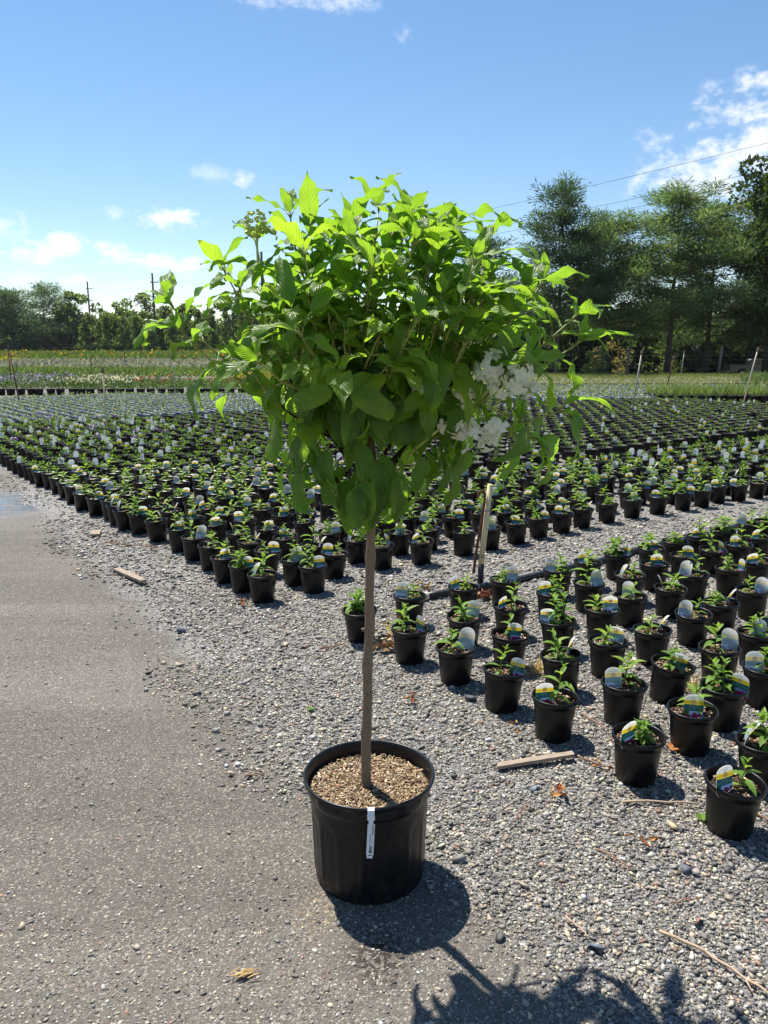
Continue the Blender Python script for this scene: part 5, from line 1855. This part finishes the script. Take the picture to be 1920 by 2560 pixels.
def pine(x_, y_, H, sp, cb, cols, label, n=9000, nl=0.42, dens=1.0, group='trees along the field', dead=0.0, wide=1.3):
    """white pine: straight trunk, tiers of limbs, plumes of needles"""
    root = tree_obj('pine_tree', x_, y_, label, group)
    sp = sp * wide
    mb = MB()
    wob_ = [Vector((random.gauss(0, 0.10), random.gauss(0, 0.10), 0)) * (k / 5) for k in range(7)]
    tpts = [Vector((0, 0, H * 0.97 * k / 6)) + wob_[k] for k in range(7)]
    r0 = H * 0.017
    mb.tube(tpts, [r0 * (1.25 if k == 0 else 1 - 0.15 * k) for k in range(7)], 9)
    mb.build('trunk', 'pine_bark', root, True)
    mb = MB()
    clumps = []
    z = cb * H
    while z < H * 0.97:
        f_ = (z - cb * H) / (H * (1 - cb))
        Lm = sp * (0.35 + 0.65 * math.sin(math.pi * (0.22 + 0.72 * f_)) ** 0.8) * (1 - 0.55 * f_)
        i0 = min(5, int(z / (H * 0.97) * 6)); ff = z / (H * 0.97) * 6 - i0
        c = tpts[i0].lerp(tpts[i0 + 1], ff)
        for k in range(random.randint(3, 5)):
            a = random.uniform(0, 6.28); L_ = Lm * random.uniform(0.35, 1.2)
            rise = random.uniform(0.05, 0.45) + 0.5 * f_
            e = c + Vector((math.cos(a) * L_, math.sin(a) * L_, L_ * rise * 0.6))
            mid = c.lerp(e, 0.55) + Vector((0, 0, -0.06 * L_))
            mb.tube([c, mid, e], [r0 * 0.30 * (1 - 0.6 * f_), r0 * 0.18 * (1 - 0.5 * f_), r0 * 0.05], 5, caps=False)
            for q in range(int(3 + L_ * 2.6 * dens)):
                t_ = random.uniform(0.22, 1.08) ** 0.7
                p = c.lerp(mid, t_ / 0.55) if t_ < 0.55 else mid.lerp(e, (t_ - 0.55) / 0.45)
                p = p + Vector((random.gauss(0, 0.24), random.gauss(0, 0.24), random.gauss(0.05, 0.07))) * (0.5 + 0.35 * L_)
                clumps.append((p, random.uniform(0.30, 0.62) * (0.6 + 0.12 * sp)))
        z += H * random.uniform(0.030, 0.060)
    for k in range(6):
        clumps.append((tpts[-1] + Vector((random.gauss(0, .25), random.gauss(0, .25), random.uniform(-.6, .3))), 0.4))
    mb.build('limbs', 'pine_bark', root, True)
    nl *= 0.9; per = max(6, int(1.3 * n) // max(1, len(clumps)))
    cp = np.array([c[0][:] for c in clumps]); cr = np.array([c[1] for c in clumps])
    M = len(clumps) * per
    d = rng.normal(size=(M, 3)) * np.array([1, 1, 0.42])
    P = np.repeat(cp, per, 0) + d * 0.55 * np.repeat(cr, per)[:, None]
    D = d + np.array([0, 0, 0.5]) + rng.normal(0, 0.3, (M, 3))
    cc = np.repeat(pick(cols, len(clumps), 0.22), per, 0) * (1 + rng.normal(0, 0.18, (M, 1)))
    if dead:
        k = np.repeat(rng.uniform(0, 1, len(clumps)) < dead, per)
        cc[k] = np.array([0.20, 0.14, 0.07]) * (1 + rng.normal(0, 0.2, (k.sum(), 1)))
    V, F, C = blades(P, D, rng.uniform(0.6, 1.3, M) * nl, nl * 0.17, np.clip(cc, 0.004, 0.5))
    o = link('crown', np_mesh('crown', V, F, 'needles', C), root)
    return root


def broadleaf(name, x_, y_, H, sp, cb, cols, label, n=6000, lf=0.30, conical=False, group='trees along the field', ncl=70):
    root = tree_obj(name, x_, y_, label, group)
    mb = MB()
    r0 = H * 0.020
    tpts = [Vector((random.gauss(0, 0.05) * k, random.gauss(0, 0.05) * k, H * 0.75 * k / 4)) for k in range(5)]
    mb.tube(tpts, [r0 * (1.3 if k == 0 else 1 - 0.2 * k) for k in range(5)], 8)
    for k in range(7):
        c = tpts[2].lerp(tpts[3], random.uniform(-0.8, 1))
        a = random.uniform(0, 6.28)
        e = c + Vector((math.cos(a) * sp * 0.6, math.sin(a) * sp * 0.6, H * random.uniform(0.12, 0.3)))
        mb.tube([c, c.lerp(e, 0.5) + Vector((0, 0, 0.1)), e], [r0 * 0.4, r0 * 0.3, r0 * 0.1], 5, caps=False)
    mb.build('trunk', 'pine_bark', root, True)
    cl = []
    for k in range(ncl):
        f_ = random.uniform(0, 1)
        z = H * (cb + (1 - cb) * f_)
        if conical:
            rr = sp * (1 - f_) ** 0.75 * (0.9 if f_ > 0.08 else 0.8)
        else:
            rr = sp * math.sqrt(max(0.02, 1 - (2 * f_ - 0.9) ** 2 / 1.25))
        a = random.uniform(0, 6.28); q = rr * math.sqrt(random.uniform(0.25, 1)) * random.uniform(0.85, 1.1)
        cl.append((math.cos(a) * q, math.sin(a) * q, z, (0.12 if conical else 0.19) * sp * random.uniform(0.7, 1.4)))
    cl = np.array(cl)
    per = max(8, n // ncl)
    M = ncl * per
    d = unit(rng.normal(size=(M, 3))) * rng.uniform(0.35, 1, (M, 1)) ** 0.5
    rad = np.repeat(cl[:, 3], per)[:, None]
    P = np.repeat(cl[:, :3], per, 0) + d * rad * np.array([1.1, 1.1, 0.85])
    D = d + rng.normal(0, 0.5, (M, 3)) + np.array([0, 0, 0.15 if not conical else 0.9])
    cc = np.repeat(pick(cols, ncl, 0.22), per, 0) * (1 + rng.normal(0, 0.2, (M, 1)))
    V, F, C = blades(P, D, rng.uniform(0.7, 1.3, M) * lf, lf * (0.62 if not conical else 0.3), np.clip(cc, 0.004, 0.5))
    link('crown', np_mesh('crown', V, F, 'needles' if conical else 'foliage', C), root)
    return root


PG = [(0.08, 0.14, 0.058), (0.10, 0.165, 0.062), (0.065, 0.115, 0.05)]
PL = [(0.105, 0.175, 0.07), (0.13, 0.205, 0.08), (0.085, 0.145, 0.06)]
PD = [(0.045, 0.085, 0.045), (0.06, 0.105, 0.052), (0.036, 0.07, 0.04)]
DG = [(0.06, 0.11, 0.034), (0.08, 0.14, 0.04), (0.045, 0.09, 0.03)]
pine(11.0, 50.0, 11.1, 3.1, 0.24, PD, 'tall dark blue-green pine just right of the hydrangea crown', 21000, 0.36, 1.3)
pine(14.7, 52.5, 10.2, 3.4, 0.26, PL, 'lighter green pine between dark pine and tallest pine', 19000, 0.38, 1.1, dead=0.03)
pine(19.0, 52.5, 11.8, 4.1, 0.25, PL, 'broad open pine with brownish tips in the middle of right trees', 24000, 0.38, 1.1, dead=0.03)
pine(22.8, 55.5, 11.4, 3.8, 0.20, PG, 'pine with low sweeping boughs left of the broadleaf tree', 20000, 0.38, 1.1, dead=0.04)
pine(25.8, 53.0, 11.0, 3.8, 0.24, PG, 'pine standing in front of the truck at right', 18000, 0.38, 1.1)
broadleaf('broadleaf_tree', 26.0, 50.5, 15.6, 4.0, 0.16, [(0.04, 0.075, 0.026), (0.055, 0.10, 0.032), (0.032, 0.065, 0.024)], 'tall dark broad-leaved tree cut by the right picture edge', 24000, 0.30, ncl=150)
pine(7.4, 58.0, 9.5, 2.8, 0.12, PD, 'dark pine mostly hidden behind the hydrangea crown', 8000, 0.45)
pine(30.5, 60, 13.5, 3.8, 0.14, PD, 'dark pine beyond the truck outside the right trees', 8000, 0.5)
# undergrowth and woods behind the right-hand trees
n = 60000
xx = rng.uniform(3, 46, n); yy = rng.uniform(60, 84, n)
zz = terrain(xx, yy) + rng.uniform(0, 1, n) ** 0.9 * (4.4 + 1.2 * np.sin(xx * 0.9) + 0.7 * np.sin(xx * 2.3))
k = ~((xx > 25) & (xx < 42) & (yy < 78) & (zz < 1.6))
P = np.stack([xx, yy, zz], 1)[k]
D = rng.normal(size=P.shape) + np.array([0, 0, 0.3])
V, F, C = blades(P, D, rng.uniform(0.5, 1.2, len(P)), 0.34, pick([(0.03, 0.055, 0.02), (0.045, 0.075, 0.025), (0.022, 0.04, 0.018)], len(P), 0.25))
tag(link('woodland', np_mesh('woodland', V, F, 'needles', C)), 'dark mass of woodland behind the right-hand trees and fence', 'woods', kind='stuff')
for k, (bx, by, bh) in enumerate([(13.4, 49.3, 1.5), (10.8, 50.3, 1.1), (20.4, 56, 2.6), (16.6, 57, 2.4)]):
    broadleaf('shrub', bx, by, bh, bh * 0.62, 0.05, [(0.09, 0.15, 0.05), (0.13, 0.19, 0.07)] if k != 3 else [(0.17, 0.16, 0.09), (0.2, 0.18, 0.1)], ['small light green shrub at the fence below the dark pine', 'low green shrub behind the meadow bed near hydrangea', 'pale green bush behind the fence posts', 'brownish bush between two pine trunks'][k], 900, 0.16, group='shrubs along the fence', ncl=24)
# left tree line
LP = [(-76, 148, 14.6, 3.6, 'pine'), (-69.5, 146, 13.4, 3.6, 'pine'), (-63.5, 148, 14.8, 4.0, 'pine')]
for k, (x_, y_, h, sp, kd) in enumerate(LP):
    pine(x_, y_, h * 0.80, sp * 1.6, 0.10, [(0.065, 0.115, 0.07), (0.085, 0.14, 0.08)], ['dark pine at the far left picture edge', 'second dark pine from the left edge', 'third and tallest dark pine of left group'][k], 8000, 0.85, 0.75)
broadleaf('broadleaf_tree', -56.5, 146, 10.5, 4.0, 0.15, [(0.085, 0.13, 0.07), (0.10, 0.15, 0.075)], 'loose grey-green tree right of the three left pines', 3200, 0.6, ncl=42)
LB = [(-51.0, 150, 8.8, 3.4), (-48.5, 158, 10.8, 4.4), (-45.6, 147, 7.4, 3.0), (-41.5, 150, 8.0, 3.2), (-37.0, 150, 8.4, 3.2), (-33.0, 148, 7.8, 3.0), (-28.5, 150, 10.8, 3.4), (-23.5, 150, 9.0, 3.2), (-18, 150, 8.4, 3.4), (-12, 150, 8.0, 3.2), (-5, 150, 8.4, 3.4), (3, 150, 8.2, 3.4)]
nm = ['rounded light tree below the first utility pole', 'tall round tree behind the first utility pole', 'low dense tree right of the first utility pole', 'green tree fourth along the left hedge row', 'green tree fifth along the left hedge row', 'green tree just left of the second utility pole', 'taller pale tree seen left of the hydrangea crown', 'green tree right of the taller pale one', 'distant tree behind the left of the crown', 'distant tree behind the middle of the crown', 'distant tree behind the trunk line', 'distant tree behind the right of the crown']
for k, (x_, y_, h, sp) in enumerate(LB):
    broadleaf('broadleaf_tree', x_, y_, h, sp, 0.10, [(0.105, 0.16, 0.06), (0.13, 0.185, 0.07), (0.085, 0.135, 0.055)], nm[k], 2600, 0.6, ncl=40)
for k in range(22):
    x_ = -53 + k * 2.55 + random.uniform(-0.4, 0.4)
    broadleaf('arborvitae', x_, 139 + random.uniform(-2, 2), random.uniform(5.4, 7.2), 1.75, 0.04, [(0.075, 0.125, 0.042), (0.095, 0.15, 0.05), (0.11, 0.165, 0.055)], '%s arborvitae from the left in the far hedge row' % ordn(k), 900, 0.6, True, 'arborvitae in the far hedge row', 46)
n = 9000
xx = rng.uniform(-110, -52, n); yy = rng.uniform(150, 175, n)
zz = terrain(xx, yy) + rng.uniform(0, 1, n) * 6.5
V, F, C = blades(np.stack([xx, yy, zz], 1), rng.normal(size=(n, 3)), rng.uniform(0.8, 1.8, n), 0.7, pick(PD, n))
tag(link('woodland', np_mesh('woodland', V, F, 'needles', C)), 'dark woods filling behind the left group of pines', 'woods', kind='stuff')
n = 9000
xx = rng.uniform(-55, 12, n); yy = rng.uniform(152, 170, n)
zz = terrain(xx, yy) + rng.uniform(0, 1, n) * (5.6 + np.sin(xx * 0.6))
V, F, C = blades(np.stack([xx, yy, zz], 1), rng.normal(size=(n, 3)), rng.uniform(0.8, 1.6, n), 0.7, pick(DG, n))
tag(link('woodland', np_mesh('woodland', V, F, 'needles', C)), 'green woods closing the view behind the far hedge row', 'woods', kind='stuff')

# ------------------------------------------------------------------ deer fence at the right
root = thing('wire_fence', 'tall wire fence on wooden posts in front of right trees', 'fence', (0, 48.2, 0))
for x_ in (6.2, 10.6, 15.0, 20.6, 26.5):
    z = float(terrain(x_, 48.2))
    mb = MB(); mb.tube([(x_, 0, z - 0.2), (x_ + 0.12 if x_ == 20.6 else x_ + 0.03, 0, 1.75)], [0.085, 0.075], 8); mb.build('post', 'post_wood', root, True)
mb = MB()
for z in np.arange(0.15, 1.72, 0.26):
    mb.tube([(4, 0.09, z), (30, 0.09, z)], 0.006, 4, caps=False)
mb.build('line_wires', 'fence_wire', root)

# ------------------------------------------------------------------ power line
POLES = [(-69.0, 186.0, 16.2, 'dark utility pole at left above the far trees'), (-42.7, 147.6, 14.4, 'dark utility pole behind the hydrangea left arm'), (-16.6, 109.0, 13.8, 'utility pole hidden behind the hydrangea crown')]
ends = []
for x_, y_, h, lab in POLES:
    z0 = float(terrain(x_, y_))
    root = thing('utility_pole', lab, 'utility pole', (x_, y_, z0), group='utility poles')
    mb = MB(); mb.tube([(0, 0, -0.5), (0, 0, h * 0.5), (0, 0, h)], [0.24, 0.21, 0.16], 9); mb.build('pole', 'pole_wood', root, True)
    for zc in (h - 1.6, h - 4.2):
        mb = MB(); mb.box((0.35, 0, zc), (1.5, 0.12, 0.14)); arm = mb.build('crossarm', 'pole_wood', root)
        mb = MB()
        for xo in (-0.3, 1.0):
            mb.lathe([(0.04, 0), (0.07, 0.05), (0.04, 0.1), (0.07, 0.15), (0.02, 0.22)], 7, 0, (xo, 0, zc + 0.07))
        mb.build('insulator', 'chrome', arm, True)
    ends.append((x_, y_, z0, h))
# the line goes on past the right picture edge
chain = [(-95.0, 224.0, 1.0, 16.2)] + ends + [(36.0, 32.0, 0.0, 14.6)]
for wi, (dz, lab) in enumerate([(0.0, 'top wire of the power line sagging across the sky'), (-1.5, 'second wire of the power line across the sky'), (-2.1, 'third wire of the power line across the sky'), (-4.1, 'lowest wire of the power line across the sky')]):
    pts = []
    for k in range(len(chain) - 1):
        a, b_ = chain[k], chain[k + 1]
        A_, B_ = Vector((a[0] + 0.35 * (wi > 0), a[1], a[2] + a[3] + dz)), Vector((b_[0] + 0.35 * (wi > 0), b_[1], b_[2] + b_[3] + dz))
        sag = 0.9 if k < 3 else 1.0
        for q in range(14):
            t_ = q / 14
            pts.append(A_.lerp(B_, t_) + Vector((0, 0, -4 * sag * t_ * (1 - t_))))
    pts.append(B_)
    mb = MB(); mb.tube(pts, 0.013, 5)
    tag(mb.build('power_wire', 'wire', smooth=True), lab, 'wire', 'wires of the power line')

# ------------------------------------------------------------------ pickup truck behind the right trees
TX, TY = 31.9, 73.0
TZ = float(terrain(TX, TY))
truck = thing('pickup_truck', 'dark grey pickup truck parked behind the trees at right edge', 'truck', (TX, TY, TZ), R(-4))


def extrude(prof2, y0, y1, inset=0.0):
    """side profile (x, z) pulled across y"""
    mb = MB()
    n = len(prof2)
    V = [(x_, y0, z) for x_, z in prof2] + [(x_, y1, z) for x_, z in prof2]
    F = [tuple(range(n)), tuple(range(2 * n - 1, n - 1, -1))] + [(k, k + n, (k + 1) % n + n, (k + 1) % n) for k in range(n)]
    mb.add(V, [f[::-1] for f in F])
    return mb


def arch_pts(cx, r_, z0):
    return [(cx + r_ * math.cos(a), z0 + r_ * math.sin(a)) for a in [math.pi * k / 8 for k in range(9)]]


low = [(0.0, 0.55), (0.45, 0.50)] + arch_pts(1.15, 0.46, 0.45)[::-1] + [(3.6, 0.42)] + arch_pts(4.55, 0.46, 0.45)[::-1] + [(5.3, 0.5), (5.35, 0.85), (5.2, 1.05), (4.0, 1.12), (2.0, 1.12), (0.02, 1.16)]
b1 = extrude(low, -0.92, 0.92)
body = b1.build('body', 'truck_paint', truck)
bv = body.modifiers.new('bevel', 'BEVEL'); bv.width = 0.03; bv.segments = 2; bv.limit_method = 'ANGLE'
cabp = [(1.72, 1.10), (1.95, 1.60), (2.15, 1.70), (3.15, 1.72), (3.35, 1.66), (3.98, 1.13)]
cab = extrude(cabp, -0.80, 0.80).build('cab', 'truck_paint', truck)
bv = cab.modifiers.new('bevel', 'BEVEL'); bv.width = 0.05; bv.segments = 2
for y_ in (-0.806, 0.806):
    mb = MB()
    s_ = -1 if y_ < 0 else 1
    mb.add([(2.08, y_ + 0.0, 1.16), (2.75, y_, 1.16), (2.75, y_, 1.60), (2.22, y_, 1.60)], [(0, 1, 2, 3)][::1])
    mb.add([(2.82, y_, 1.16), (3.72, y_, 1.16), (3.30, y_, 1.58), (2.82, y_, 1.60)], [(0, 1, 2, 3)])
    mb.build('side_window', 'truck_glass', truck)
    mb = MB(); mb.box((2.9, y_ * 1.16, 1.085), (1.75, 0.03, 0.05)); mb.build('door_trim', 'truck_trim', truck)
    mb = MB(); mb.box((2.75, y_ * 1.005, 1.69), (1.35, 0.03, 0.05)); mb.build('roof_trim', 'truck_trim', truck)
    for cx in (1.15, 4.55):
        mb = MB(); mb.lathe([(0.20, -0.1), (0.345, -0.11), (0.37, -0.08), (0.37, 0.08), (0.345, 0.11), (0.20, 0.1)], 22)
        wh = mb.build('wheel', 'rubber', truck, True)
        wh.rotation_euler = (R(90), 0, 0); wh.location = (cx, y_ * 1.0, 0.37)
        mb = MB(); mb.lathe([(0.0, 0.06), (0.08, 0.09), (0.17, 0.06), (0.215, 0.10), (0.215, -0.1)], 18)
        mb.build('rim', 'chrome', wh, True).rotation_euler = (0 if y_ < 0 else math.pi, 0, 0)
        mb = MB()
        ap = arch_pts(cx, 0.50, 0.45)
        mb.tube([(a, s_ * 0.93, z) for a, z in ap], 0.028, 6); mb.build('wheel_arch', 'truck_trim', truck, True)
    mb = MB(); mb.box((3.75, s_ * 1.0, 1.22), (0.1, 0.18, 0.14)); mb.build('mirror', 'truck_paint', truck)
    mb = MB(); mb.box((0.0, s_ * 0.84, 0.92), (0.05, 0.12, 0.30)); mb.build('tail_light', 'lamp_red', truck)
    mb = MB(); mb.box((5.34, s_ * 0.70, 0.86), (0.05, 0.30, 0.16)); mb.build('headlight', 'chrome', truck)
mb = MB(); mb.add([(3.40, -0.74, 1.63), (3.40, 0.74, 1.63), (3.99, 0.76, 1.16), (3.99, -0.76, 1.16)], [(0, 3, 2, 1)]); mb.build('windshield', 'truck_glass', truck)
mb = MB(); mb.add([(1.92, -0.70, 1.58), (1.92, 0.70, 1.58), (1.745, 0.70, 1.17), (1.745, -0.70, 1.17)], [(0, 1, 2, 3)]); mb.build('rear_window', 'truck_glass', truck)
mb = MB(); mb.box((-0.10, 0, 0.58), (0.16, 1.75, 0.16)); mb.build('rear_bumper', 'truck_trim', truck)
mb = MB(); mb.box((5.42, 0, 0.56), (0.16, 1.78, 0.18)); mb.build('front_bumper', 'chrome', truck)
mb = MB(); mb.box((0.85, 0, 1.165), (1.66, 1.70, 0.05)); mb.build('bed_cover', 'rubber', truck)

# ------------------------------------------------------------------ air
m, t = mat('haze')
pv = t.node('ShaderNodeVolumePrincipled')
pv.inputs['Color'].default_value = (0.86, 0.92, 1.0, 1)
pv.inputs['Density'].default_value = 0.00012
pv.inputs['Anisotropy'].default_value = 0.0
t.l.new(pv.outputs[0], t.out.inputs['Volume'])
mb = MB()
mb.box((0, 170, 9.0), (420, 400, 24.0))
hz = mb.build('haze', 'haze')
tag(hz, 'thin pale summer haze over the whole nursery', 'haze', kind='stuff')
